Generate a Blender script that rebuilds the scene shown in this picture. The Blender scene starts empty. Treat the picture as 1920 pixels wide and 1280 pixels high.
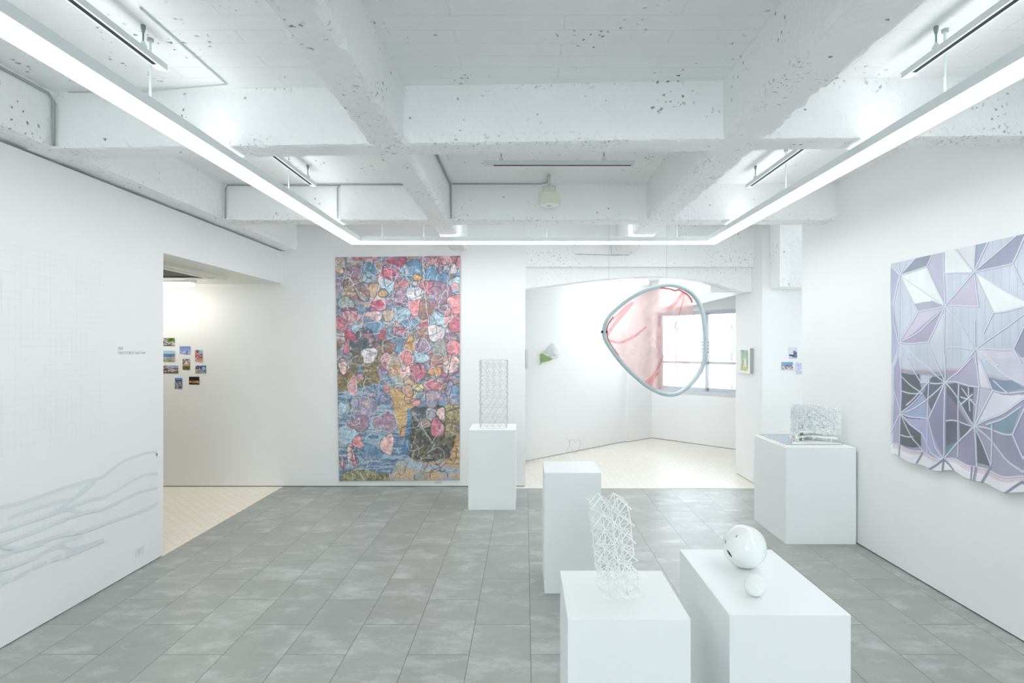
import bpy, bmesh, math, random
import numpy as np
from mathutils import Vector, noise, Matrix

# ------------------------------------------------------------------ camera, world, exposure
S = bpy.context.scene
C = S.collection
F, VX, VY, H = 1060.0, 985.0, 650.0, 1.5      # focal length in px, vanishing point, eye height
cam_d = bpy.data.cameras.new('camera')
cam_d.sensor_width = 36.0
cam_d.lens = 36.0 * F / 1920
cam_d.shift_x = -(VX - 960) / 1920
cam_d.shift_y = (VY - 640) / 1920
cam_d.clip_start = 0.05
cam = bpy.data.objects.new('camera', cam_d)
cam.location = (0, 0, H)
cam.rotation_euler = (math.pi / 2, 0, 0)
C.objects.link(cam)
S.camera = cam

W = bpy.data.worlds.new('daylight')
S.world = W
W.use_nodes = True
bg = W.node_tree.nodes['Background']
bg.inputs[0].default_value = (0.90, 0.945, 1.0, 1)
bg.inputs[1].default_value = 8.5
S.view_settings.view_transform = 'Standard'
S.view_settings.look = 'None'
S.view_settings.gamma = 1.0
S.view_settings.use_curve_mapping = False
S.view_settings.exposure = 0.56
S.cycles.max_bounces = 12
S.cycles.diffuse_bounces = 7
S.cycles.transparent_max_bounces = 16
LED = 9.6            # strength of the LED profile
UP = 3.3              # strength of its upward side
LAMP = 13.5           # strength of the ceiling battens in the side rooms

def lin(c):
    c = np.asarray(c, dtype=float) / 255.0
    return np.where(c <= 0.04045, c / 12.92, ((c + 0.055) / 1.055) ** 2.4)

# ------------------------------------------------------------------ materials
def new_mat(name):
    m = bpy.data.materials.new(name)
    m.use_nodes = True
    nt = m.node_tree
    return m, nt, nt.nodes['Principled BSDF']

def plain(name, rgb, rough=0.6, metal=0.0, var=0.03, scale=6.0, bump=0.0, spec=0.35):
    m, nt, b = new_mat(name)
    N, L = nt.nodes, nt.links
    tc = N.new('ShaderNodeTexCoord')
    nz = N.new('ShaderNodeTexNoise'); nz.inputs['Scale'].default_value = scale; nz.inputs['Detail'].default_value = 3
    L.new(tc.outputs['Object'], nz.inputs['Vector'])
    mx = N.new('ShaderNodeMix'); mx.data_type = 'RGBA'
    c = lin(rgb)
    mx.inputs['A'].default_value = (*[max(0, x * (1 - var)) for x in c], 1)
    mx.inputs['B'].default_value = (*[min(1, x * (1 + var)) for x in c], 1)
    L.new(nz.outputs['Fac'], mx.inputs['Factor'])
    L.new(mx.outputs['Result'], b.inputs['Base Color'])
    b.inputs['Roughness'].default_value = rough
    b.inputs['Metallic'].default_value = metal
    b.inputs['Specular IOR Level'].default_value = spec
    if bump:
        bp = N.new('ShaderNodeBump'); bp.inputs['Strength'].default_value = bump; bp.inputs['Distance'].default_value = 0.01
        L.new(nz.outputs['Fac'], bp.inputs['Height']); L.new(bp.outputs['Normal'], b.inputs['Normal'])
    return m

def emit(name, rgb, strength):
    m = bpy.data.materials.new(name); m.use_nodes = True
    nt = m.node_tree; nt.nodes.clear()
    e = nt.nodes.new('ShaderNodeEmission'); o = nt.nodes.new('ShaderNodeOutputMaterial')
    e.inputs[0].default_value = (*rgb, 1); e.inputs[1].default_value = strength
    nt.links.new(e.outputs[0], o.inputs[0])
    return m

def concrete(name, rgb, boards=False):
    """rough board-formed concrete under white paint: trowel bumps, air holes, chips"""
    m, nt, b = new_mat(name)
    N, L = nt.nodes, nt.links
    geo = N.new('ShaderNodeNewGeometry')
    def noise_n(scale, detail=4, rough=0.55):
        n = N.new('ShaderNodeTexNoise'); n.inputs['Scale'].default_value = scale
        n.inputs['Detail'].default_value = detail; n.inputs['Roughness'].default_value = rough
        L.new(geo.outputs['Position'], n.inputs['Vector']); return n
    big, mid, fine = noise_n(2.2), noise_n(14, 5, 0.65), noise_n(55, 4, 0.6)
    # air holes: small voronoi cells kept only where a slow noise is high
    vor = N.new('ShaderNodeTexVoronoi'); vor.inputs['Scale'].default_value = 34
    L.new(geo.outputs['Position'], vor.inputs['Vector'])
    def ramp(src, a, bb):
        r = N.new('ShaderNodeMapRange'); r.inputs['From Min'].default_value = a; r.inputs['From Max'].default_value = bb
        L.new(src, r.inputs['Value']); return r.outputs['Result']
    vs_ = N.new('ShaderNodeMath'); vs_.operation = 'SUBTRACT'; L.new(vor.outputs['Distance'], vs_.inputs[0])
    vr = ramp(fine.outputs['Fac'], 0.3, 0.9); L.new(vr, vs_.inputs[1])
    hole = ramp(vs_.outputs[0], -0.10, -0.26)
    patch = noise_n(3.1, 2)
    pm = ramp(patch.outputs['Fac'], 0.555, 0.635)
    sep = N.new('ShaderNodeSeparateColor'); L.new(vor.outputs['Color'], sep.inputs[0])
    lone = ramp(sep.outputs[0], 0.985, 0.99)
    keep = N.new('ShaderNodeMath'); keep.operation = 'MAXIMUM'
    half = N.new('ShaderNodeMath'); half.operation = 'MULTIPLY'; L.new(pm, half.inputs[0])
    rnd = ramp(sep.outputs[1], 0.62, 0.66); L.new(rnd, half.inputs[1])
    L.new(half.outputs[0], keep.inputs[0]); L.new(lone, keep.inputs[1])
    hm = N.new('ShaderNodeMath'); hm.operation = 'MULTIPLY'; L.new(hole, hm.inputs[0]); L.new(keep.outputs[0], hm.inputs[1])
    # chips: high-frequency noise crests
    chip = ramp(mid.outputs['Fac'], 0.71, 0.77)
    allm = N.new('ShaderNodeMath'); allm.operation = 'MAXIMUM'
    L.new(hm.outputs[0], allm.inputs[0])
    spz = N.new('ShaderNodeSeparateXYZ'); L.new(geo.outputs['Position'], spz.inputs[0])
    arris = N.new('ShaderNodeMath'); arris.operation = 'MAXIMUM'
    L.new(ramp(spz.outputs['Z'], 2.60, 2.545), arris.inputs[0]); L.new(ramp(spz.outputs['Z'], 2.785, 2.815), arris.inputs[1])
    rag = noise_n(48, 3, 0.7); ragm = ramp(rag.outputs['Fac'], 0.595, 0.66)
    slow = noise_n(1.7, 2); slm = ramp(slow.outputs['Fac'], 0.47, 0.60)
    a1 = N.new('ShaderNodeMath'); a1.operation = 'MULTIPLY'; L.new(arris.outputs[0], a1.inputs[0]); L.new(ragm, a1.inputs[1])
    a2 = N.new('ShaderNodeMath'); a2.operation = 'MULTIPLY'; L.new(a1.outputs[0], a2.inputs[0]); L.new(slm, a2.inputs[1])
    a3 = N.new('ShaderNodeMath'); a3.operation = 'MULTIPLY'; a3.inputs[1].default_value = 0.0 if boards else 0.7; L.new(a2.outputs[0], a3.inputs[0])
    ch1 = N.new('ShaderNodeMath'); ch1.operation = 'MULTIPLY'; ch1.inputs[1].default_value = 0.45; L.new(chip, ch1.inputs[0])
    ch2 = N.new('ShaderNodeMath'); ch2.operation = 'MAXIMUM'; L.new(ch1.outputs[0], ch2.inputs[0]); L.new(a3.outputs[0], ch2.inputs[1])
    L.new(ch2.outputs[0], allm.inputs[1])
    c = lin(rgb)
    base = N.new('ShaderNodeMix'); base.data_type = 'RGBA'
    base.inputs['A'].default_value = (*(c * 0.97), 1); base.inputs['B'].default_value = (*np.minimum(c * 1.03, 1), 1)
    L.new(big.outputs['Fac'], base.inputs['Factor'])
    col = N.new('ShaderNodeMix'); col.data_type = 'RGBA'
    L.new(base.outputs['Result'], col.inputs['A']); col.inputs['B'].default_value = (*lin((138, 147, 147)), 1)
    L.new(allm.outputs[0], col.inputs['Factor'])
    L.new(col.outputs['Result'], b.inputs['Base Color'])
    # height
    h1 = N.new('ShaderNodeMath'); h1.operation = 'MULTIPLY_ADD'; h1.inputs[1].default_value = 1.3
    L.new(big.outputs['Fac'], h1.inputs[0]); 
    h0 = N.new('ShaderNodeMath'); h0.operation = 'MULTIPLY'; h0.inputs[1].default_value = 0.35; L.new(mid.outputs['Fac'], h0.inputs[0])
    L.new(h0.outputs[0], h1.inputs[2])
    h2 = N.new('ShaderNodeMath'); h2.operation = 'MULTIPLY_ADD'; h2.inputs[1].default_value = 0.10
    L.new(fine.outputs['Fac'], h2.inputs[0]); L.new(h1.outputs[0], h2.inputs[2])
    h3 = N.new('ShaderNodeMath'); h3.operation = 'MULTIPLY_ADD'; h3.inputs[1].default_value = -0.5
    L.new(hm.outputs[0], h3.inputs[0]); L.new(h2.outputs[0], h3.inputs[2])
    out = h3.outputs[0]
    if boards:
        mp = N.new('ShaderNodeMapping'); mp.inputs['Location'].default_value = (0.3, 0.05, 0)
        L.new(geo.outputs['Position'], mp.inputs['Vector'])
        br = N.new('ShaderNodeTexBrick'); br.inputs['Scale'].default_value = 1
        br.inputs['Brick Width'].default_value = 0.92; br.inputs['Row Height'].default_value = 0.105
        br.inputs['Mortar Size'].default_value = 0.0035; br.inputs['Mortar Smooth'].default_value = 0.4
        br.inputs['Color1'].default_value = (0.35, 0.35, 0.35, 1); br.inputs['Color2'].default_value = (0.5, 0.5, 0.5, 1)
        br.inputs['Mortar'].default_value = (0.75, 0.75, 0.75, 1)
        L.new(mp.outputs[0], br.inputs['Vector'])
        mm = N.new('ShaderNodeMath'); mm.operation = 'MULTIPLY_ADD'; mm.inputs[1].default_value = 2.6
        L.new(br.outputs['Color'], mm.inputs[0]); L.new(out, mm.inputs[2]); out = mm.outputs[0]
    bp = N.new('ShaderNodeBump'); bp.inputs['Strength'].default_value = 0.55; bp.inputs['Distance'].default_value = 0.03
    L.new(out, bp.inputs['Height']); L.new(bp.outputs['Normal'], b.inputs['Normal'])
    b.inputs['Roughness'].default_value = 0.6
    b.inputs['Specular IOR Level'].default_value = 0.3
    return m

def stone_tiles():
    m, nt, b = new_mat('grey_stone_tiles')
    N, L = nt.nodes, nt.links
    geo = N.new('ShaderNodeNewGeometry')
    sp = N.new('ShaderNodeSeparateXYZ'); L.new(geo.outputs['Position'], sp.inputs[0])
    def off(src, v):
        a = N.new('ShaderNodeMath'); a.operation = 'ADD'; a.inputs[1].default_value = v; L.new(src, a.inputs[0]); return a.outputs[0]
    cb = N.new('ShaderNodeCombineXYZ')
    L.new(off(sp.outputs['Y'], -2.756 + 6.0), cb.inputs[0]); L.new(off(sp.outputs['X'], 0.274 + 6.0), cb.inputs[1])
    br = N.new('ShaderNodeTexBrick'); br.inputs['Scale'].default_value = 1
    br.inputs['Brick Width'].default_value = 0.6; br.inputs['Row Height'].default_value = 0.3
    br.inputs['Mortar Size'].default_value = 0.0016; br.inputs['Mortar Smooth'].default_value = 0.15
    br.offset = 0.5; br.offset_frequency = 2
    br.inputs['Color1'].default_value = (0, 0, 0, 1); br.inputs['Color2'].default_value = (1, 1, 1, 1)
    L.new(cb.outputs[0], br.inputs['Vector'])
    tile = N.new('ShaderNodeSeparateColor'); L.new(br.outputs['Color'], tile.inputs[0])
    # cloudy patches, shifted per tile
    sh = N.new('ShaderNodeVectorMath'); sh.operation = 'SCALE'; L.new(br.outputs['Color'], sh.inputs[0]); sh.inputs['Scale'].default_value = 8.5
    av = N.new('ShaderNodeVectorMath'); av.operation = 'ADD'; L.new(geo.outputs['Position'], av.inputs[0]); L.new(sh.outputs[0], av.inputs[1])
    mp = N.new('ShaderNodeMapping'); mp.inputs['Scale'].default_value = (1.0, 1.9, 1.0); L.new(av.outputs[0], mp.inputs['Vector'])
    cl = N.new('ShaderNodeTexNoise'); cl.inputs['Scale'].default_value = 3.2; cl.inputs['Detail'].default_value = 10; cl.inputs['Roughness'].default_value = 0.74
    L.new(mp.outputs[0], cl.inputs['Vector'])
    cr = N.new('ShaderNodeMapRange'); cr.inputs['From Min'].default_value = 0.50; cr.inputs['From Max'].default_value = 0.68; L.new(cl.outputs['Fac'], cr.inputs['Value'])
    gr = N.new('ShaderNodeTexNoise'); gr.inputs['Scale'].default_value = 160; gr.inputs['Detail'].default_value = 3; L.new(geo.outputs['Position'], gr.inputs['Vector'])
    gm = N.new('ShaderNodeTexNoise'); gm.inputs['Scale'].default_value = 9; gm.inputs['Detail'].default_value = 6; L.new(av.outputs[0], gm.inputs['Vector'])
    base = N.new('ShaderNodeMix'); base.data_type = 'RGBA'
    base.inputs['A'].default_value = (*lin((134, 137, 132)), 1); base.inputs['B'].default_value = (*lin((178, 180, 175)), 1)
    mixf = N.new('ShaderNodeMath'); mixf.operation = 'MULTIPLY_ADD'; mixf.inputs[1].default_value = 0.5
    L.new(gr.outputs['Fac'], mixf.inputs[0])
    half = N.new('ShaderNodeMath'); half.operation = 'MULTIPLY'; half.inputs[1].default_value = 0.5; L.new(gm.outputs['Fac'], half.inputs[0])
    L.new(half.outputs[0], mixf.inputs[2]); L.new(mixf.outputs[0], base.inputs['Factor'])
    tv = N.new('ShaderNodeMix'); tv.data_type = 'RGBA'; tv.blend_type = 'MULTIPLY'; tv.inputs['Factor'].default_value = 1
    L.new(base.outputs['Result'], tv.inputs['A'])
    tr = N.new('ShaderNodeMapRange'); tr.inputs['To Min'].default_value = 0.92; tr.inputs['To Max'].default_value = 1.04; L.new(tile.outputs[0], tr.inputs['Value'])
    L.new(tr.outputs['Result'], tv.inputs['B'])
    pale = N.new('ShaderNodeMix'); pale.data_type = 'RGBA'; pale.inputs['B'].default_value = (*lin((198, 202, 200)), 1)
    pf = N.new('ShaderNodeMath'); pf.operation = 'MULTIPLY'; pf.inputs[1].default_value = 0.66; L.new(cr.outputs['Result'], pf.inputs[0])
    L.new(pf.outputs[0], pale.inputs['Factor']); L.new(tv.outputs['Result'], pale.inputs['A'])
    jo = N.new('ShaderNodeMix'); jo.data_type = 'RGBA'; jo.inputs['B'].default_value = (*lin((84, 86, 84)), 1)
    L.new(br.outputs['Fac'], jo.inputs['Factor']); L.new(pale.outputs['Result'], jo.inputs['A'])
    L.new(jo.outputs['Result'], b.inputs['Base Color'])
    b.inputs['Roughness'].default_value = 0.36
    b.inputs['Specular IOR Level'].default_value = 0.5
    bp = N.new('ShaderNodeBump'); bp.inputs['Strength'].default_value = 0.25; bp.inputs['Distance'].default_value = 0.004; bp.invert = True
    L.new(br.outputs['Fac'], bp.inputs['Height']); L.new(bp.outputs['Normal'], b.inputs['Normal'])
    return m

def mosaic(name, c1, c2, joint, ang=0.0):
    m, nt, b = new_mat(name)
    N, L = nt.nodes, nt.links
    geo = N.new('ShaderNodeNewGeometry')
    mp = N.new('ShaderNodeMapping'); mp.inputs['Rotation'].default_value = (0, 0, ang); mp.inputs['Location'].default_value = (20, 20, 0)
    L.new(geo.outputs['Position'], mp.inputs['Vector'])
    br = N.new('ShaderNodeTexBrick'); br.inputs['Scale'].default_value = 1
    br.inputs['Brick Width'].default_value = 0.098; br.inputs['Row Height'].default_value = 0.049
    br.inputs['Mortar Size'].default_value = 0.0022; br.inputs['Mortar Smooth'].default_value = 0.2
    br.inputs['Color1'].default_value = (*lin(c1), 1); br.inputs['Color2'].default_value = (*lin(c2), 1); br.inputs['Mortar'].default_value = (*lin(joint), 1)
    L.new(mp.outputs[0], br.inputs['Vector']); L.new(br.outputs['Color'], b.inputs['Base Color'])
    bp = N.new('ShaderNodeBump'); bp.inputs['Strength'].default_value = 0.3; bp.inputs['Distance'].default_value = 0.004; bp.invert = True
    L.new(br.outputs['Fac'], bp.inputs['Height']); L.new(bp.outputs['Normal'], b.inputs['Normal'])
    b.inputs['Roughness'].default_value = 0.35
    return m

def vcol(name, rough=0.7):
    m, nt, b = new_mat(name)
    a = nt.nodes.new('ShaderNodeVertexColor'); a.layer_name = 'Col'
    nt.links.new(a.outputs['Color'], b.inputs['Base Color'])
    b.inputs['Roughness'].default_value = rough
    b.inputs['Specular IOR Level'].default_value = 0.2
    return m

def sheer(name, rgb, alpha, trans=0.5):
    """thin see-through cloth or film: part open weave, part scattering"""
    m = bpy.data.materials.new(name); m.use_nodes = True
    nt = m.node_tree; N, L = nt.nodes, nt.links; N.clear()
    o = N.new('ShaderNodeOutputMaterial'); mix = N.new('ShaderNodeMixShader')
    tr = N.new('ShaderNodeBsdfTransparent'); tr.inputs[0].default_value = (*(0.35 + 0.65 * lin(rgb)), 1)
    df = N.new('ShaderNodeBsdfDiffuse'); tl = N.new('ShaderNodeBsdfTranslucent'); m2 = N.new('ShaderNodeMixShader')
    df.inputs[0].default_value = (*lin(rgb), 1); tl.inputs[0].default_value = (*lin(rgb), 1)
    m2.inputs[0].default_value = trans
    L.new(df.outputs[0], m2.inputs[1]); L.new(tl.outputs[0], m2.inputs[2])
    geo = N.new('ShaderNodeNewGeometry'); nz = N.new('ShaderNodeTexNoise'); nz.inputs['Scale'].default_value = 5
    L.new(geo.outputs['Position'], nz.inputs['Vector'])
    r = N.new('ShaderNodeMapRange'); r.inputs['To Min'].default_value = alpha * 0.8; r.inputs['To Max'].default_value = alpha * 1.2
    L.new(nz.outputs['Fac'], r.inputs['Value']); L.new(r.outputs['Result'], mix.inputs[0])
    L.new(tr.outputs[0], mix.inputs[1]); L.new(m2.outputs[0], mix.inputs[2]); L.new(mix.outputs[0], o.inputs[0])
    return m

def glass_mat():
    m = bpy.data.materials.new('window_glass'); m.use_nodes = True
    nt = m.node_tree; N, L = nt.nodes, nt.links; N.clear()
    o = N.new('ShaderNodeOutputMaterial'); mix = N.new('ShaderNodeMixShader')
    fr = N.new('ShaderNodeFresnel'); fr.inputs[0].default_value = 1.35
    tr = N.new('ShaderNodeBsdfTransparent'); tr.inputs[0].default_value = (0.96, 0.98, 0.98, 1)
    gl = N.new('ShaderNodeBsdfGlossy'); gl.inputs['Roughness'].default_value = 0.02
    L.new(fr.outputs[0], mix.inputs[0]); L.new(tr.outputs[0], mix.inputs[1]); L.new(gl.outputs[0], mix.inputs[2]); L.new(mix.outputs[0], o.inputs[0])
    return m

M = dict(
    wall=plain('white_wall_paint', (239, 240, 240), 0.55, var=0.006, scale=1.2),
    warm=plain('cream_wall_paint', (238, 237, 230), 0.55, var=0.006, scale=1.2),
    conc=concrete('painted_rough_concrete', (246, 247, 247)),
    slab=concrete('painted_board_concrete', (246, 247, 247), True),
    ped=plain('white_pedestal_paint', (240, 243, 243), 0.45, var=0.004, scale=3),
    gap=plain('shadow_gap_strip', (95, 99, 100), 0.8),  # dark grey stands in for shade in the floor gaps; also on the grille
    tile=stone_tiles(),
    mos_l=mosaic('cream_mosaic_tiles', (246, 240, 226), (242, 234, 218), (206, 195, 178)),
    mos_r=mosaic('pale_mosaic_tiles', (238, 234, 226), (232, 227, 217), (208, 200, 188), math.radians(45)),
    alu=plain('white_coated_aluminium', (222, 228, 228), 0.4, var=0.01),
    diff=emit('led_diffuser', (0.96, 0.99, 1.0), LED),
    up=emit('led_uplight', (0.96, 0.99, 1.0), UP),
    lamp=emit('batten_diffuser', (1.0, 0.98, 0.92), LAMP),
    lampc=emit('cool_batten_diffuser', (0.97, 0.985, 1.0), 42.0),
    track=plain('track_white', (226, 231, 230), 0.45),
    slot=plain('black_track_slot', (28, 32, 40), 0.6),
    steel=plain('zinc_steel', (140, 148, 148), 0.35, 0.7),
    cable=plain('painted_cable', (206, 212, 210), 0.6),
    dcable=plain('grey_cable', (172, 178, 175), 0.6),
    cream=plain('cream_plastic', (226, 228, 214), 0.45),
    white=plain('white_plastic', (242, 244, 243), 0.4, var=0.01),
    resin=plain('white_printed_resin', (240, 243, 240), 0.5, var=0.02, scale=30),
    gloss=plain('glossy_white_shell', (238, 241, 239), 0.12, var=0.01, spec=0.5),
    wire=plain('fine_steel_wire', (198, 205, 206), 0.4, 0.0),
    wwire=plain('white_wire', (222, 226, 226), 0.5),
    hoop=plain('pale_blue_hoop', (188, 205, 207), 0.4, var=0.08, scale=9),
    black=plain('black_plastic', (22, 22, 26), 0.5),
    pink=sheer('sheer_pink_cloth', (244, 208, 207), 0.30),
    fold=sheer('doubled_pink_cloth', (238, 176, 178), 0.22),
    hem=plain('rolled_pink_hem', (196, 112, 122), 0.7),
    film=sheer('clear_crumpled_film', (236, 240, 240), 0.55),
    green=sheer('green_film', (186, 208, 150), 0.6),
    lace=plain('cut_white_film', (232, 237, 238), 0.25, var=0.02, spec=0.6),
    mirror=plain('blue_grey_gloss_board', (150, 168, 188), 0.15, var=0.1, spec=0.8),
    card=plain('white_card', (236, 236, 230), 0.6),
    glass=glass_mat(),
    sash=plain('pale_window_aluminium', (206, 211, 218), 0.35),
    jamb=plain('beige_window_jamb', (205, 196, 190), 0.5),
    print=plain('pale_grey_print', (222, 227, 229), 0.6),
    printl=plain('faint_grey_print', (230, 233, 234), 0.6),
    ink=plain('grey_lettering', (182, 188, 188), 0.6),
    label=plain('caption_card', (226, 229, 229), 0.6),
    labelink=plain('caption_ink', (186, 191, 191), 0.6),
    facade=plain('white_facade', (240, 242, 244), 0.6),
    groove=plain('facade_groove', (112, 116, 126), 0.7),
    dark=plain('dark_recess', (90, 92, 90), 0.7),
    vc=vcol('printed_picture'), vcs=vcol('printed_fabric', 0.35),
)

# ------------------------------------------------------------------ helpers
def P(u, v, d):
    """photo pixel at depth d -> world point"""
    return Vector(((u - VX) / F * d, d, H - (v - VY) / F * d))

def link(name, me, mat, parent=None):
    o = bpy.data.objects.new(name, me); C.objects.link(o)
    if mat is not None:
        for mm in (mat if isinstance(mat, (list, tuple)) else [mat]): me.materials.append(mm)
    if parent is not None:
        o.parent = parent
        o.matrix_parent_inverse = Matrix.Translation(parent.location).inverted()
    return o

def obj(name, bm, mat, parent=None, smooth=False):
    me = bpy.data.meshes.new(name); bm.normal_update(); bm.to_mesh(me); bm.free()
    if smooth:
        for p in me.polygons: p.use_smooth = True
    return link(name, me, mat, parent)

def tag(o, label, cat, group=None):
    o['label'] = label; o['category'] = cat
    if group: o['group'] = group
    return o

def empty(name, loc, label, cat, group=None):
    o = bpy.data.objects.new(name, None); C.objects.link(o); o.location = loc; o.empty_display_size = 0.05
    return tag(o, label, cat, group)

def struct(o):
    o['kind'] = 'structure'; return o

def box(bm, x0, x1, y0, y1, z0, z1, bevel=0.0, mi=0):
    r = bmesh.ops.create_cube(bm, size=1.0)
    vs = r['verts']
    for v in vs:
        v.co.x = x0 + (v.co.x + .5) * (x1 - x0); v.co.y = y0 + (v.co.y + .5) * (y1 - y0); v.co.z = z0 + (v.co.z + .5) * (z1 - z0)
    fs = {f for v in vs for f in v.link_faces}
    for f in fs: f.material_index = mi
    if bevel:
        es = list({e for f in fs for e in f.edges})
        bmesh.ops.bevel(bm, geom=es, offset=bevel, segments=2, affect='EDGES', profile=0.5)
    return bm

def B(*a, **k): return box(bmesh.new(), *a, **k)

def prism(bm, pts, z0, z1):
    """vertical prism over a plan polygon"""
    lo = [bm.verts.new((x, y, z0)) for x, y in pts]; hi = [bm.verts.new((x, y, z1)) for x, y in pts]
    n = len(pts)
    bm.faces.new(lo[::-1]); bm.faces.new(hi)
    for i in range(n): bm.faces.new((lo[i], lo[(i + 1) % n], hi[(i + 1) % n], hi[i]))
    bmesh.ops.recalc_face_normals(bm, faces=bm.faces[:])
    return bm

def tube(bm, pts, r, n=8, closed=False, flat=None):
    """swept tube through pts; flat=(a, b) gives an elliptic/flat section in (side, up)"""
    pts = [Vector(p) for p in pts]; rings = []
    m = len(pts)
    prev = None
    for i, p in enumerate(pts):
        if closed: t = pts[(i + 1) % m] - pts[i - 1]
        else: t = pts[min(i + 1, m - 1)] - pts[max(i - 1, 0)]
        t.normalize()
        if prev is None:
            up = Vector((0, 0, 1)) if abs(t.z) < 0.9 else Vector((0, 1, 0))
            a = t.cross(up).normalized()
        else:
            a = (prev - t * prev.dot(t))
            a = a.normalized() if a.length > 1e-6 else t.orthogonal().normalized()
        prev = a; b = t.cross(a)
        ra, rb = (r, r) if flat is None else flat
        rings.append([bm.verts.new(p + a * ra * math.cos(2 * math.pi * k / n) + b * rb * math.sin(2 * math.pi * k / n)) for k in range(n)])
    for i in range(m if closed else m - 1):
        r0, r1 = rings[i], rings[(i + 1) % m]
        for k in range(n): bm.faces.new((r0[k], r0[(k + 1) % n], r1[(k + 1) % n], r1[k]))
    if not closed:
        bm.faces.new(rings[0][::-1]); bm.faces.new(rings[-1])
    return bm

def lathe(bm, prof, cx, cy, n=32):
    rings = []
    for r, z in prof:
        rings.append([bm.verts.new((cx + r * math.cos(2 * math.pi * k / n), cy + r * math.sin(2 * math.pi * k / n), z)) for k in range(n)])
    for i in range(len(rings) - 1):
        for k in range(n): bm.faces.new((rings[i][k], rings[i][(k + 1) % n], rings[i + 1][(k + 1) % n], rings[i + 1][k]))
    bm.faces.new(rings[0][::-1]); bm.faces.new(rings[-1])
    bmesh.ops.recalc_face_normals(bm, faces=bm.faces[:])
    return bm

def spline(pts, k=8, closed=False):
    pts = [Vector(p) for p in pts]; n = len(pts); out = []
    for i in range(n if closed else n - 1):
        if closed: p0, p1, p2, p3 = pts[i - 1], pts[i], pts[(i + 1) % n], pts[(i + 2) % n]
        else: p0, p1, p2, p3 = pts[max(i - 1, 0)], pts[i], pts[i + 1], pts[min(i + 2, n - 1)]
        for j in range(k):
            t = j / k
            out.append(0.5 * ((2 * p1) + (p2 - p0) * t + (2 * p0 - 5 * p1 + 4 * p2 - p3) * t * t + (3 * p1 - p0 - 3 * p2 + p3) * t ** 3))
    if not closed: out.append(pts[-1])
    return out

# ------------------------------------------------------------------ the rooms
WL, WR = -2.60, 2.53           # faces of the left and right wall
CE, BB = 2.825, 2.53           # slab underside, beam underside
YB = 6.07                      # face of the back wall
ZG = 0.008                     # the walls stop just above the floor; dark strips paint the gap's shade

struct(obj('floor', B(WL, WR + 0.02, -4.5, 5.98, -0.1, 0.0), M['tile']))
bm = bmesh.new()
box(bm, -5.4, WL, 1.0, YB + 0.3, -0.1, 0.0)
struct(obj('floor', bm, M['mos_l']))
struct(obj('floor', B(WR + 0.02, 4.9, 3.4, 5.98, -0.1, 0.0), M['mos_l']))
struct(obj('floor', B(-0.6, 5.6, 5.995, 10.4, -0.1, 0.001), M['mos_r']))
struct(obj('trim_1', B(0.0, WR, 5.98, 5.995, -0.1, 0.004), M['alu']))
struct(obj('floor', B(WL, -0.002, 5.98, YB + 0.02, -0.1, 0.0), M['tile']))

# left wall with its lintel over the opening
bm = B(WL - 0.12, WL, -4.5, 4.06, ZG, 2.516)
box(bm, WL - 0.12, WL, 4.06, YB, 2.175, 2.516)
struct(obj('wall_left', bm, M['wall']))
struct(obj('gap_shade_left', B(WL - 0.10, WL - 0.006, -4.5, 4.05, 0.0, ZG), M['gap']))  # no skirting: dark strip colours in the shade under the wall
# back wall with the pier that ends the opening to the alcove
bm = bmesh.new()
prism(bm, [(-5.4, YB), (0, YB), (0, 7.4), (-0.12, 7.4), (-0.12, YB + 0.15), (-5.4, YB + 0.15)], ZG, CE)
struct(obj('wall_back', bm, M['wall']))
struct(obj('gap_shade_back', B(-5.4, -0.01, YB + 0.006, YB + 0.1, 0.0, ZG), M['gap']))
# right wall, full height, ends before the side room
struct(obj('wall_right', B(WR, WR + 0.12, -4.5, 5.17, ZG, CE), M['wall']))
struct(obj('gap_shade_right', B(WR + 0.006, WR + 0.1, -4.5, 5.16, 0.0, ZG), M['gap']))
# rear wall behind the camera, with an unseen window added for fill light
bm = B(-2.9, 2.9, -4.62, -4.5, 0, 0.6); box(bm, -2.9, 2.9, -4.62, -4.5, 2.45, CE); box(bm, -2.9, -1.2, -4.62, -4.5, 0.6, 2.45); box(bm, 1.2, 2.9, -4.62, -4.5, 0.6, 2.45)
struct(obj('wall_rear', bm, M['wall']))
w = obj('fill_window_rear', B(-1.2, 1.2, -4.58, -4.54, 0.60, 0.64), M['sash']); struct(w)
bm = bmesh.new()
for a in (-1.2, -0.42, 0.38, 1.16): box(bm, a, a + 0.04, -4.58, -4.54, 0.64, 2.41)
box(bm, -1.2, 1.2, -4.58, -4.54, 2.41, 2.45)
obj('fill_window_frame', bm, M['sash'], w)
obj('pane', B(-1.16, 1.16, -4.562, -4.558, 0.64, 2.41), M['glass'], w)
# pillar between alcove and side room, and the side room's end wall
bm = prism(bmesh.new(), [(2.50, 5.96), (5.0, 5.96), (5.0, 6.75), (4.7, 6.9), (2.50, 6.72)], ZG, CE)
struct(obj('wall_side_room', bm, M['wall']))
struct(obj('gap_shade_side_room', B(2.506, 4.9, 5.966, 6.7, 0.0, ZG), M['gap']))
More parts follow.
